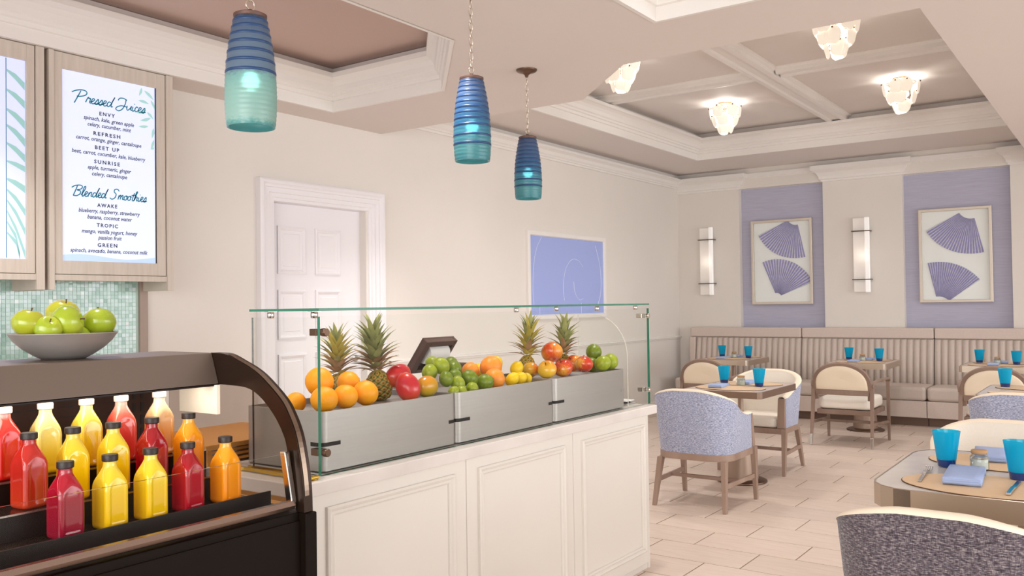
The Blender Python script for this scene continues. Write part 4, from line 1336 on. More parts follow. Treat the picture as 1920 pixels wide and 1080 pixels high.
# end panes, front pane and its post
pe = [(1.735, 1.0)] + [(p.x+0.004, p.y) for p in si[8::4]] + [(2.255, 1.287), (2.255, 1.0)]
MB().prism(pe, KX1+0.010, KX1+0.014, 'x').build('end_glass', M_GLASST, jc)
m = MB(); m.box(KX0+0.01, 1.452, 1.713, 1.718, 1.008, 1.130); m.m = [1, 1, 0, 1, 0, 1]
m.build('front_glass', [M_GLASS, M_GEDGED], jc)
m = MB(); m.hexa([(1.450, 1.700, 1.008), (1.465, 1.700, 1.008), (1.465, 1.722, 1.008), (1.450, 1.722, 1.008)],
                 [(1.447, 1.722, 1.133), (1.462, 1.722, 1.133), (1.462, 1.742, 1.133), (1.447, 1.742, 1.133)])
m.build('glass_post', M_CHROME, jc, bevel=0.002)
M_LED = mat('case_lamp', '#ffffff', 0.4, emit='#fff0d8', estr=3.0)
MB().box(KX0+0.05, KX1-0.03, 2.05, 2.08, 1.2855, 1.2869).build('lamp_strip', M_LED, jc)
MB().box(1.452, 1.462, 1.998, 2.165, 1.209, 1.2865).build('reflection_panel', mat('cream_reflection_glow', '#f5e9d6', 0.6, emit='#fff0d4', estr=0.25), jc, label='glowing cream panel in place of a reflection in the end glass')  # added panel with its own glow, drawn for a reflection in the end glass
cl = light('case_lamp_light', 'AREA', (0.92, 2.06, 1.276), 1.2, (1.0, 0.9, 0.78), (0.95, 0.05))
cl.rotation_euler = (0.25, 0, 0)
cl.parent = jc; cl.location = (0, 0.01, 1.2845)

# ---- juice bottles
def bottle_mesh():
    m = MB(); rows = []
    prof = [(0.0, 0.024, 4), (0.002, 0.0275, 5), (0.006, 0.0290, 6), (0.010, 0.0292, 6)]
    prof += [(z, 0.0292, 6) for z in [0.014+0.004*i for i in range(19)]]
    prof += [(0.092, 0.0290, 5.5), (0.098, 0.0284, 5), (0.104, 0.0272, 4.2), (0.110, 0.0254, 3.4), (0.116, 0.0230, 2.8), (0.122, 0.0203, 2.4), (0.128, 0.0175, 2.1), (0.133, 0.0152, 2), (0.137, 0.0140, 2), (0.142, 0.0138, 2), (0.146, 0.0138, 2)]
    NU = 80
    for z, h, n in prof:
        row = []
        for k in range(NU):
            a = 2*pi*(k+0.5)/NU
            c, s_ = cos(a), sin(a)
            R = h/((abs(c)**n+abs(s_)**n)**(1/n))
            x, y = R*c, R*s_
            w_ = (y/h if abs(c) > abs(s_) else x/h)
            if 0.012 < z < 0.112 and abs(w_) < 0.66:
                zt = 0.082+0.026*sqrt(max(0, 1-(w_/0.66)**2))
                if z < zt:
                    dd = 0.0016*min(1, (zt-z)/0.004)*min(1, (0.66-abs(w_))/0.10)
                    if abs(c) > abs(s_): x -= dd*(1 if c > 0 else -1)
                    else: y -= dd*(1 if s_ > 0 else -1)
            row.append((x, y, z))
        rows.append(row)
    m.grid(rows, closed=True)
    m.add(rows[0], [tuple(range(NU-1, -1, -1))]); m.add(rows[-1], [tuple(range(NU))])
    return m
def juice(name, cols):
    return grad_mat(name, cols, 'Z', 0.10, coat=0.5, spec=0.5, noise=0.12, nscale=3, sss=0.12)
JU = {
 'plum': juice('juice_plum', [(0, '#8c0f2c'), (0.5, '#960b25'), (0.8, '#b0122a'), (1, '#a01024')]),
 'crimson': juice('juice_crimson', [(0, '#a50c20'), (0.6, '#b00b1d'), (1, '#98101c')]),
 'brick': juice('juice_brick', [(0, '#c23a1a'), (0.5, '#b8261c'), (0.85, '#c42a20'), (1, '#a81a18')]),
 'scarlet': juice('juice_scarlet', [(0, '#d8201a'), (0.6, '#e02020'), (0.9, '#e9463a'), (1, '#f1a79a')]),
 'coral': juice('juice_coral', [(0, '#d8372f'), (0.45, '#e2453a'), (0.8, '#ee6a58'), (1, '#f3b4a4')]),
 'yellow': juice('juice_yellow', [(0, '#f0b806'), (0.45, '#f5c50c'), (0.8, '#f3d433'), (1, '#eccf52')]),
 'lemon': juice('juice_lemon', [(0, '#f1c21a'), (0.3, '#f2d43c'), (0.6, '#efdc78'), (1, '#ece0a4')]),
 'pineapple': juice('juice_pineapple', [(0, '#f2b512'), (0.5, '#f3c81c'), (0.8, '#eed75a'), (1, '#eadf9a')]),
 'orange': juice('juice_orange', [(0, '#f58a0c'), (0.5, '#f9960f'), (0.85, '#fba822'), (1, '#f7b24a')]),
 'peach': juice('juice_peach', [(0, '#f79a1c'), (0.4, '#f8a636'), (0.7, '#f3c489'), (1, '#efdac0')]),
}
M_CAPB = mat('black_cap', '#2b201c', 0.4, bump=0.3, bscale=300)
M_CAPW = mat('pale_cap', '#c9b9b1', 0.3, spec=0.5)
bme = None; cme = None
def bottle(x, y, z, juice_m, capm, label, group, rz):
    global bme, cme
    t = thing('juice_bottle', label, 'bottle', (x, y, z), rz, group)
    if bme is None:
        b_ = bottle_mesh().build('juice_body', JU['plum'], t, smooth=True, world=False); bme = b_.data
        cm = MB(); prof = [(0.0150, 0.1455), (0.0168, 0.147), (0.0170, 0.158), (0.0160, 0.1602), (0.0001, 0.1605)]
        cm.lathe(prof, 40); cm.v = [(px*(1+0.018*(i % 2)), py_*(1+0.018*(i % 2)), pz_) for i, (px, py_, pz_) in enumerate(cm.v)]
        c_ = cm.build('cap', M_CAPB, t, smooth=True, world=False, angle=35); cme = c_.data
    else:
        b_ = bpy.data.objects.new('juice_body', bme); COL.objects.link(b_); b_.parent = t
        c_ = bpy.data.objects.new('cap', cme); COL.objects.link(c_); c_.parent = t
    b_.material_slots[0].link = 'OBJECT'; b_.material_slots[0].material = JU[juice_m]
    c_.material_slots[0].link = 'OBJECT'; c_.material_slots[0].material = capm
rb = random.Random(5)
FR = 'juice bottles in the front row'; MR = 'juice bottles in the middle row'; BR = 'juice bottles with pale caps in the back row'
for x, j, lab in [(0.968, 'plum', 'plum red juice bottle in the front row, at its near end'), (1.067, 'yellow', 'yellow juice bottle in the front row, right beside the plum red one'),
                  (1.165, 'yellow', 'yellow juice bottle in the centre of the front row, beside the crimson one'), (1.262, 'crimson', 'crimson juice bottle in the front row, beside the orange one'),
                  (1.368, 'orange', 'orange juice bottle at the far end of the front row')]:
    bottle(x, 1.85, 1.0125, j, M_CAPB, lab, FR, rb.uniform(-0.15, 0.15))
for x, j, lab in [(0.947, 'brick', 'brick red juice bottle in the middle row, at its near end'), (1.043, 'yellow', 'yellow juice bottle in the middle row, beside the brick red one'),
                  (1.139, 'yellow', 'yellow juice bottle in the centre of the middle row, beside the dark crimson one'), (1.238, 'crimson', 'dark crimson juice bottle in the middle row'),
                  (1.340, 'orange', 'orange juice bottle at the far end of the middle row')]:
    bottle(x, 1.96, 1.0675, j, M_CAPB, lab, MR, rb.uniform(-0.15, 0.15))
for x, j, lab in [(0.945, 'scarlet', 'scarlet juice bottle with a pale cap, cut off by the picture edge'), (1.037, 'lemon', 'pale lemon juice bottle with a pale cap in the back row'),
                  (1.135, 'pineapple', 'yellow juice bottle with a pale cap in the centre of the back row'), (1.224, 'coral', 'coral red juice bottle with a pale cap in the back row'),
                  (1.329, 'peach', 'pale orange juice bottle with a pale cap at the far end of the back row')]:
    bottle(x, 2.07, 1.1165, j, M_CAPW, lab, BR, rb.uniform(-0.15, 0.15))

# ---- bowl of green apples on the canopy
BX_, BY_ = 1.125, 2.155
m = MB()
pr_ = [(0.0001, 0.0), (0.048, 0.0), (0.066, 0.010), (0.090, 0.026), (0.110, 0.045), (0.1215, 0.0625), (0.1235, 0.0645), (0.121, 0.065), (0.108, 0.049), (0.088, 0.031), (0.064, 0.015), (0.045, 0.006), (0.0001, 0.005)]
m.lathe(pr_, 48, c=(BX_, BY_, 1.3716), cap=False)
tag(m.build('fruit_bowl', mat('bowl_pewter', '#a9a19c', 0.42, 0.35, noise=0.15, nscale=10), smooth=True), 'pewter grey bowl of green apples standing on the juice case canopy', 'bowl')
GB = 'green apples in the pewter bowl'
for x, y, z, r, lab, mt, rot in [
    (1.032, 2.135, 1.463, 0.0375, 'green apple with a yellow blush at the bowl edge farthest from the wall trim', M_APG2, (0.15, 0.1, 0.5)),
    (1.166, 2.235, 1.482, 0.0415, 'green apple at the back of the bowl, the highest one', M_APG2, (0.2, -0.25, 1.2)),
    (1.110, 2.105, 1.464, 0.0395, 'bright green apple in the front centre of the bowl', M_APG, (0.9, 1.2, 0.2)),
    (1.058, 2.098, 1.450, 0.0315, 'green apple sunk low at the front rim, showing its stalk hollow', M_APG, (0.75, -0.3, 0.1)),
    (1.196, 2.120, 1.461, 0.0400, 'green apple resting on the rim nearest the wall trim', M_APG, (0.2, 0.15, 2.0)),
    (1.222, 2.165, 1.452, 0.0370, 'yellow green apple half hidden at the bowl edge nearest the trim', M_APG2, (0.3, -0.3, 3.0)),
    (1.146, 2.120, 1.428, 0.0260, 'small green apple showing just over the rim between two larger ones', M_APG, (0.2, 0.9, 1.0))]:
    fruit('apple', r, 'green_apple', lab, 'apple', mt, (x, y, z), rot, GB)

# ================================================================== PENDANT LAMPS
M_SH1 = grad_mat('shade_mint_denim', [(0.0, '#5cb5b2'), (0.06, '#bfe6da'), (0.30, '#b6e2d6'), (0.43, '#a2d6d0'), (0.485, '#879cb6'), (0.75, '#8297b2'), (0.94, '#64799c'), (1.0, '#45434f')], 'Z', 0.45, noise=0.12, nscale=6, nstretch=(2, 2, 8), coat=0.1, trl=0.3)
M_SH2 = grad_mat('shade_blue_teal', [(0.0, '#55a9b4'), (0.12, '#6bb6bb'), (0.30, '#56a3b8'), (0.45, '#4488b4'), (0.62, '#4f7fb2'), (0.85, '#6d86b0'), (0.96, '#636f92'), (1.0, '#4f4a58')], 'Z', 0.45, noise=0.12, nscale=6, nstretch=(2, 2, 8), coat=0.1, trl=0.3)
for m_ in (M_SH1, M_SH2):
    bn = m_.node_tree.nodes['Principled BSDF']
    bn.inputs['Transmission Weight'].default_value = 0.35
    bn.inputs['Roughness'].default_value = 0.3
M_RING = mat('shade_band', '#24436e', 0.35)
M_INS = mat('shade_inside', '#55bfca', 0.5)
bi = M_INS.node_tree.nodes['Principled BSDF']; bi.inputs['Transmission Weight'].default_value = 0.6; bi.inputs['Roughness'].default_value = 0.25
M_BULB = mat('bulb_glow', '#ffffff', 0.5, emit='#fff3dc', estr=16.0)
SHP = [(0.083, 0.0), (0.0865, 0.03), (0.0888, 0.07), (0.0895, 0.11), (0.0882, 0.16), (0.0850, 0.21), (0.0795, 0.26), (0.0720, 0.31), (0.0625, 0.36), (0.0545, 0.395)]
def shade_r(z):
    for i in range(len(SHP)-1):
        if SHP[i][1] <= z <= SHP[i+1][1]:
            t = (z-SHP[i][1])/(SHP[i+1][1]-SHP[i][1]); return SHP[i][0]+(SHP[i+1][0]-SHP[i][0])*t
    return SHP[-1][0]
link_me = None
def pendant(x, y, zb, shade_m, bands, label):
    global link_me
    t = thing('pendant_lamp', label, 'lamp', (x, y, zb), group='blue glass pendant lamps over the counter')
    prof = []
    r_ = random.Random(int(x*100))
    for i in range(81):
        z = 0.395*i/80
        prof.append((shade_r(z)+0.0007*sin(z*900)+r_.uniform(-0.0003, 0.0003), z))
    inn = [(r-0.004, z) for r, z in prof[::-8]]
    m = MB(); m.lathe(prof, 48, cap=False); m.mi = 1; m.lathe([prof[-1]] + inn + [prof[0]], 48, cap=False)
    m.build('shade', [shade_m, M_INS], t, smooth=True, world=False)
    m = MB()
    for f in bands:
        z = f*0.395; R = shade_r(z)
        m.lathe([(R-0.0012, z-0.0062), (R+0.0014, z-0.0042), (R+0.002, z), (R+0.0014, z+0.0042), (R-0.0012, z+0.0062)], 48, cap=False)
    m.build('colour_bands', M_RING, t, smooth=True, world=False, label='dark blue raised bands')
    m = MB(); m.lathe([(0.0555, 0.388), (0.058, 0.392), (0.058, 0.400), (0.050, 0.404), (0.012, 0.408), (0.008, 0.42), (0.0001, 0.42)], 40)
    m.build('cap', mat('pendant_cap', '#6b5149', 0.5, 0.5), t, smooth=True, world=False, angle=40)
    m = MB(); m.sphere((0, 0, 0.165), 0.026, 14, 10, sz=1.25); m.build('bulb', M_BULB, t, smooth=True, world=False)
    m = MB(); m.tube([(0, 0, 0.195), (0, 0, 0.39)], 0.013, 10); m.build('bulb_holder', M_WHITE, t, world=False)
    pl = light('pendant_light', 'POINT', (0, 0, 0), 1.6, (1, 0.93, 0.8), radius=0.03)
    pl.parent = t; pl.location = (0, 0, 0.165)
    m = MB(); m.tube([(0.018*cos(a), 0, 0.437+0.018*sin(a)) for a in [2*pi*k/18 for k in range(18)]], 0.0028, 6, closed=True, upv=(0, 1, 0))
    m.build('hanging_ring', M_NICKEL, t, smooth=True, world=False)
    zc_ = ZL-zb
    m = MB(); m.lathe([(0.068, zc_), (0.068, zc_-0.006), (0.060, zc_-0.014), (0.030, zc_-0.022), (0.014, zc_-0.034), (0.008, zc_-0.05), (0.0001, zc_-0.05)], 32)
    m.build('canopy', M_BRONZE, t, smooth=True, world=False, angle=50)
    z = 0.470; k = 0
    ch = None
    while z < zc_-0.052:
        if link_me is None:
            pts = []
            for q in range(16):
                a = 2*pi*q/16
                pts.append((0.0085*cos(a), 0, 0.0165*sin(a)+(0.004 if sin(a) > 0 else -0.004)))
            o = MB().tube(pts, 0.0026, 6, closed=True, upv=(0, 1, 0)).build('chain_link', M_NICKEL, t, smooth=True, world=False)
            link_me = o.data
        else:
            o = bpy.data.objects.new('chain_link', link_me); COL.objects.link(o); o.parent = t
        o.location = (0, 0, z); o.rotation_euler = (0.06*(-1)**k, 0, pi/2*(k % 2)+0.3)
        z += 0.0355; k += 1
B1 = [0.945, 0.884, 0.815, 0.742, 0.662, 0.575, 0.485]
B2 = [0.95, 0.89, 0.83, 0.765, 0.70, 0.635, 0.57, 0.50, 0.42, 0.30, 0.2]
pendant(1.990, 2.531, 2.128, M_SH1, B1, 'largest looking blue and mint pendant lamp, hanging above the juice case')
pendant(3.300, 2.560, 2.176, M_SH2, B2, 'blue striped pendant lamp hanging over the middle of the counter')
pendant(4.678, 3.177, 2.172, M_SH2, B2, 'blue striped pendant lamp in front of the plain wall, its ceiling rose in view')

# ================================================================== CHANDELIERS
M_DISC = mat('frosted_disc', '#fbf3e6', 0.35, emit='#fff3e0', estr=0.42, noise=0.06, nscale=25)
M_COPPER = mat('copper_canopy', '#b9764f', 0.3, 0.9)
disc_me = None; pin_me = None
def chandelier(x, y, label):
    global disc_me, pin_me
    zt = 3.66
    t = thing('chandelier', label, 'ceiling light', (x, y, zt-0.35), group='frosted disc ceiling lights in the coffered tray')
    h = 0.35
    m = MB(); m.lathe([(0.075, h), (0.075, h-0.012), (0.03, h-0.03), (0.012, h-0.05), (0.0001, h-0.05)], 28); m.build('canopy', M_COPPER, t, smooth=True, world=False, angle=40)
    m = MB(); m.tube([(0, 0, h-0.04), (0, 0, 0.05)], 0.006, 8)
    for R, z in ((0.135, 0.30), (0.10, 0.20), (0.055, 0.10)):
        m.tube([(R*cos(2*pi*k/24), R*sin(2*pi*k/24), z) for k in range(24)], 0.003, 5, closed=True)
        for k in range(3):
            a = 2*pi*k/3; m.tube([(0, 0, z), (R*cos(a), R*sin(a), z)], 0.003, 5)
    m.build('wire_frame', M_BRONZE, t, world=False)
    r_ = random.Random(int(x*31+y*7))
    for R, z, n, tl in ((0.160, 0.250, 7, 0.12), (0.125, 0.160, 6, 0.22), (0.072, 0.075, 4, 0.26)):
        for k in range(n):
            a = 2*pi*(k+0.5*r_.random())/n + r_.uniform(-0.08, 0.08)
            if disc_me is None:
                m = MB()
                rows = []
                for j, (q, hh) in enumerate(((0.02, 0.010), (0.5, 0.008), (0.85, 0.003), (1.0, 0.0), (1.0, -0.004), (0.5, 0.002), (0.02, 0.004))):
                    row = []
                    for i in range(28):
                        b_ = 2*pi*i/28
                        w_ = 0.062*q*(1+0.035*sin(5*b_+1)+0.02*sin(9*b_)) / ((abs(cos(b_))**2.6+abs(sin(b_))**2.6)**(1/2.6))
                        row.append((w_*cos(b_), -hh, w_*1.08*sin(b_)))
                    rows.append(row)
                m.grid(rows, closed=True)
                m.add(rows[0], [tuple(range(28))]); m.add(rows[-1], [tuple(range(28))])
                o = m.build('glass_disc', M_DISC, t, smooth=True, world=False); disc_me = o.data
            else:
                o = bpy.data.objects.new('glass_disc', disc_me); COL.objects.link(o); o.parent = t
            o.location = (R*cos(a), R*sin(a), z+r_.uniform(-0.006, 0.006))
            o.rotation_euler = (tl+r_.uniform(-0.06, 0.06), r_.uniform(-0.12, 0.12), a+pi/2)
            if pin_me is None:
                pn = MB(); pn.sphere((0, -0.010, 0.054), 0.0075, 8, 6); po = pn.build('pin', M_BRONZE, o, smooth=True, world=False); pin_me = po.data
            else:
                po = bpy.data.objects.new('pin', pin_me); COL.objects.link(po); po.parent = o
    m = MB()
    for k in range(4):
        a = pi/4+pi/2*k; m.sphere((0.055*cos(a), 0.055*sin(a), 0.235), 0.022, 10, 8)
    m.build('bulbs', M_BULB, t, smooth=True, world=False)
    pl = light('chandelier_light', 'POINT', (0, 0, 0), 14.0, (1, 0.97, 0.93), radius=0.05)
    pl.parent = t; pl.location = (0, 0, 0.30)
    pl = light('chandelier_downlight', 'SPOT', (0, 0, 0), 70.0, (1, 0.98, 0.95), spot=150, blend=1.0, radius=0.1)
    pl.parent = t; pl.location = (0, 0, 0.0)
chandelier(6.75, 3.60, 'frosted disc ceiling light partly hidden by the low ceiling corner')
chandelier(6.80, 1.79, 'frosted disc ceiling light nearest the top of the picture')
chandelier(9.15, 3.60, 'frosted disc ceiling light farthest in, over the corner of the banquette')
chandelier(9.22, 1.82, 'frosted disc ceiling light before the dark end of the tray, above the second framed fans')

# ================================================================== BANQUETTE
M_SEAM = mat('banquette_seam', '#7d6a5e', 0.7)
def banquette(y0, y1, label, cover_l, cushion_splits):
    """y0<y1; back against the wall piers"""
    t = thing('banquette', label, 'banquette', (11.45, (y0+y1)/2, 0), group='sections of the long fluted banquette')
    g = 0.004
    a, b_ = y0+g, y1-g
    MB().box(11.20, 11.78, a, b_, 0.0, 0.105).build('plinth', M_PLINTH, t)
    # skirt panels and seat cushions
    cuts = [a] + [c for c in cushion_splits if a < c < b_] + [b_]
    for i in range(len(cuts)-1):
        c0, c1 = cuts[i]+(0.003 if i else 0), cuts[i+1]-(0.003 if i < len(cuts)-2 else 0)
        MB().box(11.10, 11.60, c0, c1, 0.105, 0.298).build('skirt', M_BANQ2, t, bevel=0.004)
        MB().box(11.085, 11.62, c0, c1, 0.300, 0.462).build('seat_cushion', M_BANQ, t, bevel=0.04, seg=4)
    # back board and top roll
    MB().hexa([(11.60, a, 0.40), (11.785, a, 0.40), (11.785, b_, 0.40), (11.60, b_, 0.40)],
              [(11.68, a, 1.0), (11.785, a, 1.0), (11.785, b_, 1.0), (11.68, b_, 1.0)]).build('back_board', M_BANQ, t)
    MB().box(11.645, 11.79, a, b_, 1.003, 1.135).build('top_roll', M_BANQ2, t, bevel=0.018, seg=3)
    ye = b_
    if cover_l:
        MB().box(11.60, 11.79, b_-0.085, b_, 0.40, 1.0).build('end_panel', M_BANQ2, t, bevel=0.012)
        ye = b_-0.088
    n = round((ye-a)/0.0765)
    w_ = (ye-a)/n
    # one flute, copied along the back
    rows = []
    for z, xo in ((0.44, 11.605), (0.455, 11.585), (0.70, 11.607), (0.985, 11.655), (1.0, 11.678)):
        row = []
        for k in range(9):
            s_ = -1+2*k/8
            bul = 0.030*(1-abs(s_)**2.6) if 0.45 < z < 0.99 else 0.006*(1-s_*s_)
            row.append((xo+0.012-bul, s_*w_/2, z))
        rows.append(row)
    m = MB(); m.grid(rows)
    proto = None
    for i in range(n):
        y = a+w_*(i+0.5)
        if proto is None:
            m2 = MB(); m2.v = list(m.v); m2.f = list(m.f); m2.m = list(m.m)
            proto = m2.build('flute', M_BANQ, t, smooth=True, world=False)
            o = proto
        else:
            o = proto.copy(); COL.objects.link(o); o.parent = t
        o.location = (-11.45, y-(y0+y1)/2, 0)
    return t
banquette(3.59, 5.16, 'banquette section in the corner with a padded end, below the first sconce', True, [])
banquette(1.99, 3.59, 'middle banquette section, with an open stretch of seat in view', False, [])
banquette(0.39, 1.99, 'banquette section at the picture edge, behind the third small table', False, [])

# ================================================================== TABLES
def rounded(x0, x1, y0, y1, r, k=3):
    pts = []
    for cx, cy, a0 in ((x1-r, y1-r, 0), (x0+r, y1-r, 90), (x0+r, y0+r, 180), (x1-r, y0+r, 270)):
        for j in range(k+1):
            a = radians(a0+90*j/k)
            pts.append((cx+r*cos(a), cy+r*sin(a)))
    return pts
TZ = 0.785
def table(x0, x1, y0, y1, label, r, group, top_m, edge_m, k=3, et=0.05):
    cx, cy = (x0+x1)/2, (y0+y1)/2
    t = thing('dining_table', label, 'table', (cx, cy, 0), group=group)
    P = rounded(x0, x1, y0, y1, r, k)
    Pi = rounded(x0+0.006, x1-0.006, y0+0.006, y1-0.006, max(r-0.006, 0.002), k)
    MB().prism(Pi, TZ-et, TZ).build('table_top', top_m, t)
    m = MB()
    Po = rounded(x0-0.002, x1+0.002, y0-0.002, y1+0.002, r+0.002, k)
    rows = [[(p[0], p[1], z) for p in L] for L, z in ((Pi, TZ-et-0.002), (Po, TZ-et-0.002), (Po, TZ-0.001), (P, TZ+0.001), (Pi, TZ+0.001))]
    m.grid(rows, closed=True)
    m.build('metal_edge', edge_m, t)
    m = MB(); m.lathe([(0.09, TZ-et-0.015), (0.09, TZ-et-0.002), (0.0001, TZ-et-0.002)], 24, c=(cx, cy, 0)); m.build('mounting_plate', M_BRONZE, t)
    m = MB(); m.lathe([(0.022, 0.40), (0.022, TZ-et-0.01)], 20, c=(cx, cy, 0)); m.build('stem', M_PEDESTAL, t, smooth=True, angle=40)
    m = MB(); m.lathe([(0.135, 0.018), (0.132, 0.06), (0.122, 0.16), (0.106, 0.28), (0.085, 0.38), (0.05, 0.425), (0.022, 0.44), (0.0001, 0.44)], 36, c=(cx, cy, 0)); m.build('pedestal', M_PEDESTAL, t, smooth=True, angle=60)
    m = MB(); m.lathe([(0.20, 0.0), (0.205, 0.006), (0.203, 0.014), (0.18, 0.024), (0.135, 0.03), (0.0001, 0.03)], 40, c=(cx, cy, 0)); m.build('base_ring', M_BRONZE, t, smooth=True, angle=50)
    return t
GT = 'small tables along the banquette'
M_WTOP = mat('table_wood_top', '#d3c2b7', 0.28, noise=0.12, nscale=5, nstretch=(1, 8, 1), col2='#c2aea2')
table(3.49, 4.52, -0.10, 0.848, 'marble table with clipped corners in the foreground, set with turquoise tumblers', 0.16, None, M_MARBLE, mat('brushed_edge', '#b8a797', 0.27, 1.0), 4, 0.08)
table(6.62, 7.50, 2.36, 3.02, 'brown edged table between the blue barrel chair and the cream inside one', 0.03, None, M_WTOP, mat('table_brown_edge', '#8b7364', 0.3, 0.6), 2)
table(10.15, 10.93, 3.77, 4.42, 'small metal edged table in the banquette corner under the first framed fans', 0.03, GT, M_WTOP, M_NICKEL, 2, 0.06)
table(10.15, 10.93, 2.22, 2.86, 'small metal edged table in front of the middle banquette section', 0.03, GT, M_WTOP, M_NICKEL, 2, 0.06)
table(10.15, 10.93, 0.85, 1.505, 'small metal edged table at the third banquette section, by the picture edge', 0.03, GT, M_WTOP, M_NICKEL, 2, 0.06)
table(7.20, 8.08, 0.30, 0.965, 'pale topped table at the picture edge, behind the blue chair back', 0.05, None, M_MARBLE, M_NICKEL, 2)

# ================================================================== TABLE SETTINGS
M_TUM = bpy.data.materials.new('turquoise_glass'); M_TUM.use_nodes = True
nt = M_TUM.node_tree; N = nt.nodes; Lk = nt.links
b = N['Principled BSDF']; b.inputs['Base Color'].default_value = lin('#16cae8'); b.inputs['Roughness'].default_value = 0.06
b.inputs['Coat Weight'].default_value = 0.6
tr_ = N.new('ShaderNodeBsdfTransparent'); tr_.inputs['Color'].default_value = lin('#78e6f6')
tl_ = N.new('ShaderNodeBsdfTranslucent'); tl_.inputs['Color'].default_value = lin('#1cd2ee')
mx = N.new('ShaderNodeMixShader'); mx.inputs['Fac'].default_value = 0.45
mx2 = N.new('ShaderNodeMixShader'); mx2.inputs['Fac'].default_value = 0.48
Lk.new(b.outputs[0], mx.inputs[1]); Lk.new(tl_.outputs[0], mx.inputs[2])
Lk.new(mx.outputs[0], mx2.inputs[1]); Lk.new(tr_.outputs[0], mx2.inputs[2])
Lk.new(mx2.outputs[0], N['Material Output'].inputs['Surface'])
M_TUMB = mat('tumbler_base_glass', '#12306c', 0.08, coat=0.6)
def tumbler(h, r0, r1):
    t = thing('tumbler', '', 'tumbler', (0, 0, 0), group='turquoise tumblers on the tables')
    n = 32
    def rad(z, a):       # lobed, pinched sides
        f = z/h
        return (r0+(r1-r0)*f**1.1)*(1+0.035*f*cos(3*a))
    rows = []
    for z in (0.20*h, 0.35*h, 0.55*h, 0.8*h, h):
        rows.append([(rad(z, 2*pi*k/n)*cos(2*pi*k/n), rad(z, 2*pi*k/n)*sin(2*pi*k/n), z) for k in range(n)])
    for z in (h, 0.8*h, 0.55*h, 0.35*h, 0.22*h):
        rows.append([((rad(z, 2*pi*k/n)-0.003)*cos(2*pi*k/n), (rad(z, 2*pi*k/n)-0.003)*sin(2*pi*k/n), z) for k in range(n)])
    m = MB(); m.grid(rows, closed=True)
    m.build('cup_wall', M_TUM, t, smooth=True, world=False, angle=60)
    m = MB(); m.lathe([(r0*0.96, 0.0005), (r0, 0.004), (r0+(r1-r0)*0.17, 0.198*h), (r0*0.9, 0.215*h), (0.0001, 0.205*h)], n)
    m.build('thick_base', M_TUMB, t, smooth=True, world=False, angle=50)
    return t
tum = tumbler(0.148, 0.0345, 0.054)
first = True
def put_tumbler(x, y, label, rz=0.0, s=1.0):
    global first
    z = TZ+0.0045
    if first:
        first = False
        tum.location = (x, y, z); tum.rotation_euler = (0, 0, rz); tum['label'] = label; ORIG[tum.name] = Vector((x, y, z)); tum.scale = (s, s, s)
    else:
        dup(tum, (x, y, z), rz, label, scale=(s, s, s))
put_tumbler(4.05, 0.655, 'turquoise tumbler on the foreground table, beside the salt jar and fork', 0.4)
put_tumbler(3.895, 0.375, 'turquoise tumbler on the foreground table, cut by the picture edge', 1.3)
put_tumbler(7.25, 2.905, 'turquoise tumbler on the brown edged table, beside the rolled napkin', 0.4, 0.97)
put_tumbler(7.09, 2.54, 'turquoise tumbler on the brown edged table, in front of the cream chair', 0.9, 0.97)
put_tumbler(10.74, 4.325, 'turquoise tumbler on the corner banquette table, the one nearer the sconce wall', 0.3, 0.95)
put_tumbler(10.62, 3.935, 'turquoise tumbler on the corner banquette table, the one nearer the middle section', 0.8, 0.95)
put_tumbler(10.74, 2.757, 'turquoise tumbler on the middle banquette table, beside the folded blue napkin', 0.5, 0.95)
put_tumbler(10.62, 2.392, 'turquoise tumbler on the middle banquette table, at its metal corner', 0.1, 0.95)
put_tumbler(10.72, 1.385, 'turquoise tumbler on the third banquette table, the one nearer the middle section', 0.6, 0.95)
put_tumbler(10.58, 1.02, 'turquoise tumbler on the third banquette table, the one at the picture edge', 0.2, 0.95)
put_tumbler(7.88, 0.842, 'turquoise tumbler on the pale table behind the blue chair back', 0.7, 0.97)

def placemat(x, y, rx, ry, label):
    m = MB(); pts = [(rx*cos(2*pi*k/48), ry*sin(2*pi*k/48)) for k in range(48)]
    t = thing('placemat', label, 'placemat', (x, y, TZ+0.0005), group='round tan placemats')
    m.prism(pts, 0.0, 0.003); m.build('edge', M_MATE, t, world=False)
    m = MB(); pts = [((rx-0.003)*cos(2*pi*k/48), (ry-0.003)*sin(2*pi*k/48)) for k in range(48)]
    m.prism(pts, 0.003, 0.0042); m.build('leather', M_MAT, t, world=False)
placemat(3.705, 0.43, 0.215, 0.33, 'tan placemat at the front of the foreground table, under the fork')
placemat(4.26, 0.43, 0.215, 0.33, 'tan placemat at the back of the foreground table')
placemat(6.86, 2.70, 0.19, 0.29, 'tan placemat on the brown edged table, on the blue chair side')
placemat(7.28, 2.70, 0.19, 0.29, 'tan placemat on the brown edged table, on the cream chair side')
placemat(10.36, 4.09, 0.17, 0.27, 'tan placemat on the corner banquette table, on the armchair side')
placemat(10.74, 4.09, 0.17, 0.27, 'tan placemat on the corner banquette table, on the bench side')
placemat(10.36, 2.54, 0.17, 0.27, 'tan placemat on the middle banquette table, on the armchair side')
placemat(10.74, 2.54, 0.17, 0.27, 'tan placemat on the middle banquette table, on the bench side')
placemat(10.36, 1.18, 0.17, 0.27, 'tan placemat on the third banquette table, on the armchair side')
placemat(10.74, 1.18, 0.17, 0.27, 'tan placemat on the third banquette table, on the bench side')
placemat(7.42, 0.63, 0.18, 0.28, 'tan placemat on the pale table, on the blue chair side')
placemat(7.86, 0.63, 0.18, 0.28, 'tan placemat on the pale table, on its far side')

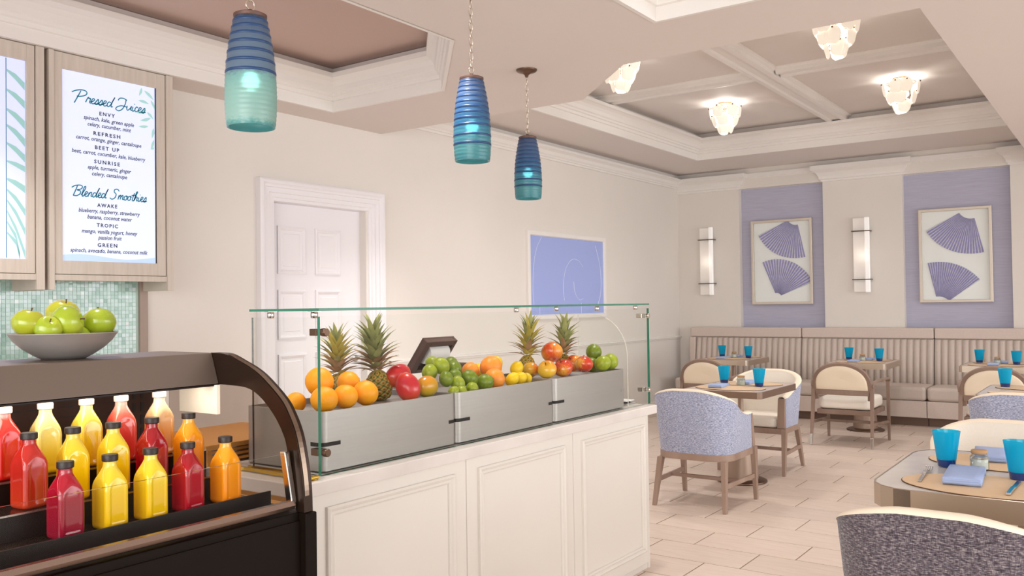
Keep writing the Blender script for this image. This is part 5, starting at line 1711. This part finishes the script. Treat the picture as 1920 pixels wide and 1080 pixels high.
nap_me = None
def napkin(x, y, rz, label, s=1.0, dz=0.0):
    """folded cloth: a roll of layers closing at one end"""
    global nap_me
    if nap_me is None:
        m = MB(); rows = []
        prof = []
        for k in range(9):      # fold at the front, layers behind
            a = -pi/2 - pi*k/8
            prof.append((-0.15-0.011*(-cos(a))*-1, 0.013+0.012*sin(a)))
        sec = [(-0.15, 0.001), (-0.160, 0.006), (-0.162, 0.014), (-0.158, 0.022), (-0.148, 0.026), (-0.05, 0.021), (0.05, 0.019), (0.14, 0.016), (0.152, 0.010), (0.150, 0.001)]
        for yv in (-0.056, -0.054, -0.03, 0.0, 0.03, 0.054, 0.056):
            e = 0.92 if abs(yv) > 0.055 else 1
            rows.append([(px*e if e < 1 else px, yv, pz*(e if e < 1 else 1)+0.001*sin(yv*60)) for px, pz in sec])
        m.grid(rows)
        m.add(rows[0], [tuple(range(len(sec)))]); m.add(rows[-1], [tuple(range(len(sec)))])
        for zz in (0.009, 0.0165):     # layers seen at the fold
            m.box(-0.1635, -0.15, -0.05, 0.05, zz, zz+0.0045)
        o = m.build('folded_napkin', M_NAP, smooth=True, world=False, angle=50); nap_me = o.data
    else:
        o = bpy.data.objects.new('folded_napkin', nap_me); COL.objects.link(o)
    o.location = (x, y, TZ+0.005+dz); o.rotation_euler = (0, 0, rz); o.scale = (s, s, s)
    tag(o, label, 'napkin', 'folded light blue napkins')
napkin(3.83, 0.555, 0.08, 'folded light blue napkin on the front placemat of the foreground table', 1.18)
napkin(4.40, 0.535, 0.12, 'folded light blue napkin behind the salt jar on the foreground table', 1.1)
napkin(6.93, 2.82, 0.15, 'light blue napkin on the brown edged table, before the tumbler by the chair back', 1.0)
napkin(7.32, 2.72, 0.1, 'folded napkin half hidden behind the salt jar on the brown edged table', 1.0)
napkin(10.42, 4.18, 0.1, 'light blue napkin on the corner banquette table, on the armchair side', 0.95)
napkin(10.78, 4.12, 0.1, 'light blue napkin on the corner banquette table, between its tumblers', 0.95)
napkin(10.42, 2.62, 0.1, 'light blue napkin on the middle banquette table, on the armchair side', 0.95)
napkin(10.78, 2.54, 0.1, 'light blue napkin on the middle banquette table, between its tumblers', 0.95)
napkin(10.42, 1.22, 0.1, 'light blue napkin on the third banquette table, on the armchair side', 0.95)
napkin(10.78, 1.17, 0.1, 'light blue napkin on the third banquette table, behind the salt jar', 0.95)
napkin(7.46, 0.60, 0.1, 'light blue napkin on the pale table, cut by the picture edge', 1.0)

jar0 = None
def jar(x, y, label, s=1.0):
    global jar0
    if jar0 is None:
        t = thing('salt_jar', label, 'jar', (x, y, TZ+0.001), group='little salt jars on the tables')
        m = MB(); m.lathe([(0.034, 0.0), (0.036, 0.004), (0.036, 0.05), (0.031, 0.06), (0.029, 0.066), (0.027, 0.066), (0.029, 0.058), (0.033, 0.049), (0.033, 0.005), (0.0001, 0.005)], 28); m.build('glass_body', M_CLEARG, t, smooth=True, world=False, angle=50)
        m = MB(); m.lathe([(0.032, 0.005), (0.032, 0.044), (0.0001, 0.047)], 24); m.build('salt', M_SALT, t, smooth=True, world=False, angle=50)
        m = MB(); m.lathe([(0.029, 0.066), (0.031, 0.068), (0.031, 0.078), (0.028, 0.081), (0.0001, 0.081)], 28); m.build('lid', M_CORK, t, smooth=True, world=False, angle=50)
        m = MB(); m.tube([(0.036*cos(2*pi*k/20), 0.036*sin(2*pi*k/20), 0.052) for k in range(20)], 0.0016, 5, closed=True)
        m.tube([(-0.030, 0.02, 0.06), (-0.05, 0.025, 0.05), (-0.045, 0.022, 0.03), (-0.034, 0.018, 0.04)], 0.002, 5)
        m.build('wire_clasp', M_SILVER, t, world=False)
        t.scale = (s, s, s)
        jar0 = t
    else:
        dup(jar0, (x, y, TZ+0.001), 0, label, scale=(s, s, s))
jar(4.055, 0.533, 'salt jar with a wooden lid on the foreground table, between the two tumblers')
jar(7.13, 2.71, 'salt jar on the brown edged table, between the two tumblers')
jar(10.60, 4.11, 'salt jar on the corner banquette table', 0.95)
jar(10.60, 2.57, 'salt jar on the middle banquette table', 0.95)
jar(10.60, 1.20, 'salt jar on the third banquette table', 0.95)

fk = thing('fork', 'steel fork lying on the front placemat of the foreground table', 'fork', (3.80, 0.695, TZ+0.0055), 0.06)
m = MB()
m.tube(smooth_path([(-0.155, 0, 0.003), (-0.05, 0, 0.005), (0.04, 0, 0.010), (0.075, 0, 0.006)], 5), 1.0, sec=[(-0.006, -0.0015), (0.006, -0.0015), (0.006, 0.0015), (-0.006, 0.0015)])
m.build('handle', M_SILVER, fk, world=False)
m = MB()
m.hexa([(0.07, -0.012, 0.004), (0.095, -0.016, 0.001), (0.095, 0.016, 0.001), (0.07, 0.012, 0.004)], [(0.07, -0.012, 0.007), (0.095, -0.016, 0.004), (0.095, 0.016, 0.004), (0.07, 0.012, 0.007)])
for k in range(4):
    y = -0.0125+0.00833*k
    m.tube(smooth_path([(0.094, y, 0.0025), (0.125, y, 0.002), (0.16, y, 0.010)], 4), [0.0023]*8+[0.0012], 6)
m.build('tines', M_SILVER, fk, world=False)
kn = thing('knife', 'steel knife on the front placemat beneath the tumbler at the picture edge', 'knife', (3.70, 0.375, TZ+0.0055), -0.03)
m = MB(); m.tube([(-0.15, 0, 0.005), (-0.02, 0, 0.006)], 1.0, sec=[(-0.008, -0.004), (0.008, -0.004), (0.008, 0.004), (-0.008, 0.004)]); m.build('handle', M_SILVER, kn, world=False, bevel=0.002)
m = MB(); m.prism([(-0.02, -0.008), (0.11, -0.010), (0.13, -0.002), (0.12, 0.006), (-0.02, 0.007)], 0.003, 0.0055); m.build('blade', M_SILVER, kn, world=False)

# ================================================================== BARREL CHAIRS
def barrel_path(n=56):
    """U plan from the right arm front round the back to the left arm front; returns points, outward normals, arc length from nearest arm front"""
    xf, hw, xb, r = 0.225, 0.285, -0.275, 0.165
    P = []
    L1 = xf-(xb+r)
    for k in range(14): P.append((xf-L1*k/14, -hw))
    for k in range(16):
        a = radians(-90-90*k/16); P.append((xb+r+r*cos(a), -hw+r+r*sin(a)))
    for k in range(9): P.append((xb, -(hw-r)+(2*(hw-r))*k/9))
    for k in range(16):
        a = radians(180-90*k/16); P.append((xb+r+r*cos(a), hw-r+r*sin(a)))
    for k in range(15): P.append((xb+r+L1*k/14, hw))
    Ns = []
    for i in range(len(P)):
        a = Vector(P[max(0, i-1)]); b_ = Vector(P[min(len(P)-1, i+1)])
        t = (b_-a).normalized(); Ns.append(Vector((t.y, -t.x)) * 1)
    # make outward
    for i, p in enumerate(P):
        if Ns[i].dot(Vector(p)-Vector((0.0, 0))) < 0: Ns[i] = -Ns[i]
    S_ = [0]
    for i in range(1, len(P)): S_.append(S_[-1]+(Vector(P[i])-Vector(P[i-1])).length)
    tot = S_[-1]
    return P, Ns, [min(s_, tot-s_) for s_ in S_], tot
def sst(x):
    x = max(0, min(1, x)); return x*x*(3-2*x)
def barrel_chair(loc, rz, label, tweed):
    t = thing('barrel_chair', label, 'chair', loc, rz, 'blue tweed barrel chairs')
    P, Ns, Sd, tot = barrel_path()
    zb, za, zt = 0.395, 0.655, 0.855
    def top(s_): return za+(zt-za)*sst((s_-0.06)/0.58) - 0.004
    def pt(i, z, off):
        lean = 0.055*max(0, (z-zb)/0.45)*sst((Sd[i]-0.15)/0.35)
        p = Vector(P[i])+Ns[i]*(off+lean)
        return (p.x, p.y, z)
    V = 9
    th = 0.052
    outer = [[pt(i, zb+(top(Sd[i])-zb)*v/V, 0.0) for i in range(len(P))] for v in range(V+1)]
    inner = [[pt(i, zb+(top(Sd[i])-zb)*v/V, -th) for i in range(len(P))] for v in range(V+1)]
    m = MB(); m.grid(outer); m.build('outer_back', tweed, t, smooth=True, world=False)
    m = MB(); m.grid(inner, flip=True); m.build('inner_back', M_CREAM, t, smooth=True, world=False)
    rows = []
    for k in range(7):
        a = pi*k/6
        off = -th/2+(th/2+0.002)*cos(a); up_ = 0.016*sin(a)
        rows.append([pt(i, top(Sd[i])-0.001+up_, off) for i in range(len(P))])
    m = MB(); m.grid(rows); m.build('top_piping', M_PIPING, t, smooth=True, world=False)
    # cushion
    m = MB(); m.prism(rounded(-0.225, 0.255, -0.232, 0.232, 0.06, 4), 0.400, 0.485); m.build('seat_cushion', M_CREAM, t, world=False, bevel=0.022, seg=3)
    # wooden rail following the plan
    rail = [(p[0]+n.x*0.004, p[1]+n.y*0.004) for p, n in zip(P, Ns)] + [(0.262, 0.287), (0.262, -0.287)]
    m = MB(); m.prism(rail, 0.350, 0.397); m.build('seat_rail', M_WOODC, t, world=False)
    for sy in (-1, 1):
        # front leg runs up into the arm post
        w_, d_ = 0.017, 0.024
        yc = sy*0.288
        m = MB()
        m.hexa([(0.262, yc-w_*0.8, 0), (0.296, yc-w_*0.8, 0), (0.296, yc+w_*0.8, 0), (0.262, yc+w_*0.8, 0)],
               [(0.222, yc-w_-0.004, 0.40), (0.272, yc-w_-0.004, 0.40), (0.272, yc+w_+0.004, 0.40), (0.222, yc+w_+0.004, 0.40)])
        m.build('leg', M_WOODC, t, world=False, bevel=0.003)
        m = MB(); yi = sy*0.262
        m.hexa([(0.222, yi-0.034, 0.40), (0.262, yi-0.034, 0.40), (0.262, yi+0.034, 0.40), (0.222, yi+0.034, 0.40)],
               [(0.212, yi-0.030, 0.652), (0.236, yi-0.030, 0.652), (0.236, yi+0.030, 0.652), (0.212, yi+0.030, 0.652)])
        m.build('arm_post', M_WOODC, t, world=False, bevel=0.004)
        yb, yf_ = sy*0.245, sy*0.272
        m = MB()
        m.hexa([(-0.312, yf_-0.014, 0), (-0.280, yf_-0.014, 0), (-0.280, yf_+0.014, 0), (-0.312, yf_+0.014, 0)],
               [(-0.255, yb-0.02, 0.352), (-0.20, yb-0.02, 0.352), (-0.20, yb+0.02, 0.352), (-0.255, yb+0.02, 0.352)])
        m.build('leg', M_WOODC, t, world=False, bevel=0.003)
        m = MB(); m.hexa([(-0.268, sy*0.262-0.009, 0.165), (0.268, sy*0.286-0.009, 0.165), (0.268, sy*0.286+0.009, 0.165), (-0.268, sy*0.262+0.009, 0.165)],
                         [(-0.268, sy*0.262-0.009, 0.197), (0.268, sy*0.286-0.009, 0.197), (0.268, sy*0.286+0.009, 0.197), (-0.268, sy*0.262+0.009, 0.197)])
        m.build('stretcher', M_WOODC, t, world=False, bevel=0.002)
    m = MB().box(-0.012, 0.012, -0.266, 0.266, 0.168, 0.194); m.build('stretcher', M_WOODC, t, world=False, bevel=0.002)
    return t
bc = barrel_chair((6.19, 2.645, 0), 0.0, 'blue tweed barrel chair turned away, between the counter end and the brown edged table', M_TWEED)
dup(bc, (7.70, 2.745, 0), pi, 'barrel chair facing us, its cream inside in view, beyond the brown edged table')
bs = barrel_chair((3.14, 0.50, 0), 0.0, 'large tweed chair back, coloured as in shade, with a tan rim, nearest the camera', M_TWEED_SHADE)
dup(bc, (4.83, 0.565, 0), pi, 'cream inside barrel chair facing us across the foreground table')
dup(bc, (6.93, 0.64, 0), 0.0, 'blue tweed barrel chair back at the picture edge, before the pale table')

# ================================================================== WOODEN ARMCHAIRS
def armchair(loc, rz, label):
    t = thing('armchair', label, 'chair', loc, rz, 'wooden armchairs with cream oval backs')
    # seat
    m = MB(); m.prism(rounded(-0.255, 0.31, -0.262, 0.262, 0.06, 4), 0.365, 0.487); m.build('seat_cushion', M_CREAM, t, world=False, bevel=0.038, seg=4)
    m = MB(); m.box(-0.26, 0.31, -0.272, 0.272, 0.312, 0.362); m.build('apron', M_WOODC2, t, world=False, bevel=0.004)
    # back hoop and pad
    def bx(z): return -0.285-0.10*(z-0.50)/0.35
    hoop = []
    for k in range(29):
        a = pi*k/28
        z = 0.615+0.222*sin(a)**0.85 if 0 < k < 28 else 0.615
        hoop.append((bx(z), 0.272*cos(a), z))
    full = [(bx(0.47), 0.262, 0.47), (bx(0.54), 0.270, 0.54)] + hoop + [(bx(0.54), -0.270, 0.54), (bx(0.47), -0.262, 0.47)]
    m = MB(); m.tube(full, 1.0, sec=[(-0.020, -0.016), (0.020, -0.016), (0.020, 0.016), (-0.020, 0.016)], upv=(1, 0, 0)); m.build('back_hoop', M_WOODC2, t, smooth=True, world=False, angle=50, bevel=0.004)
    m = MB(); m.tube([(bx(0.55)-0.002, 0.262, 0.545), (bx(0.55)-0.022, 0, 0.545), (bx(0.55)-0.002, -0.262, 0.545)], 1.0, sec=[(-0.018, -0.026), (0.018, -0.026), (0.018, 0.026), (-0.018, 0.026)]); m.build('back_rail', M_WOODC2, t, world=False, bevel=0.003)
    def pad(off):
        pts = [(bx(0.572)+off, 0.255, 0.572)]
        for k in range(25):
            a = pi*k/24; z = 0.612+0.208*sin(a)**0.85 if 0 < k < 24 else 0.612
            pts.append((bx(z)+off, 0.255*cos(a), z))
        pts.append((bx(0.572)+off, -0.255, 0.572))
        return pts
    A, B = pad(0.028), pad(-0.020)
    def inset(L, f, off):
        c = (bx(0.69), 0, 0.69)
        return [(c[0]+(p[0]-c[0])*f+off+(bx(p[2])-bx(0.69))*(1-f)*0, p[1]*f, c[2]+(p[2]-c[2])*f) for p in L]
    m = MB(); n = len(A)
    m.grid([inset(A, 0.0, 0.03), inset(A, 0.6, 0.026), inset(A, 0.93, 0.016), A, B, inset(B, 0.93, -0.008), inset(B, 0.6, -0.014), inset(B, 0.0, -0.016)], closed=True)
    m.build('back_pad', M_CREAM2, t, smooth=True, world=False)
    for sy in (-1, 1):
        # rear leg rising to the arm, silver cap at the foot
        sec = [(-0.016, -0.016), (0.016, -0.016), (0.016, 0.016), (-0.016, 0.016)]
        leg = [(-0.372, sy*0.298, 0.11), (-0.335, sy*0.293, 0.32), (-0.312, sy*0.290, 0.50), (-0.30, sy*0.288, 0.635)]
        m = MB(); m.tube(leg, [0.85, 1.0, 1.1, 1.1], sec=sec, upv=(1, 0, 0)); m.build('leg', M_WOODC2, t, world=False, bevel=0.003)
        m = MB(); m.tube([(-0.39, sy*0.30, 0.0), (-0.372, sy*0.298, 0.11)], [0.66, 0.86], sec=sec, upv=(1, 0, 0)); m.build('foot_cap', M_CHROME, t, world=False, bevel=0.003, label='polished metal foot cap')
        fl_ = [(0.305, sy*0.312, 0.0), (0.298, sy*0.312, 0.35), (0.288, sy*0.312, 0.63)]
        m = MB(); m.tube(fl_, [0.75, 1.0, 1.0], sec=sec, upv=(1, 0, 0)); m.build('leg', M_WOODC2, t, world=False, bevel=0.003)
        arm = smooth_path([(-0.315, sy*0.286, 0.605), (-0.28, sy*0.296, 0.648), (-0.12, sy*0.322, 0.668), (0.10, sy*0.330, 0.668), (0.25, sy*0.320, 0.660), (0.295, sy*0.312, 0.632)], 5)
        m = MB(); m.tube(arm, 1.0, sec=[(-0.024, -0.011), (0.024, -0.011), (0.024, 0.011), (-0.024, 0.011)]); m.build('arm', M_WOODC2, t, world=False, bevel=0.003)
        m = MB(); m.tube([(-0.345, sy*0.294, 0.235), (0.298, sy*0.312, 0.20)], 1.0, sec=[(-0.010, -0.014), (0.010, -0.014), (0.010, 0.014), (-0.010, 0.014)]); m.build('stretcher', M_WOODC2, t, world=False, bevel=0.002)
    m = MB().box(-0.03, -0.008, -0.30, 0.30, 0.205, 0.232); m.build('stretcher', M_WOODC2, t, world=False, bevel=0.002)
    return t
ac = armchair((9.58, 2.455, 0), 0.0, 'wooden armchair with a cream oval back at the middle banquette table')
dup(ac, (9.58, 3.93, 0), 0.0, 'wooden armchair with a cream oval back at the corner banquette table')
dup(ac, (9.58, 1.075, 0), 0.0, 'wooden armchair with a cream oval back at the third banquette table')
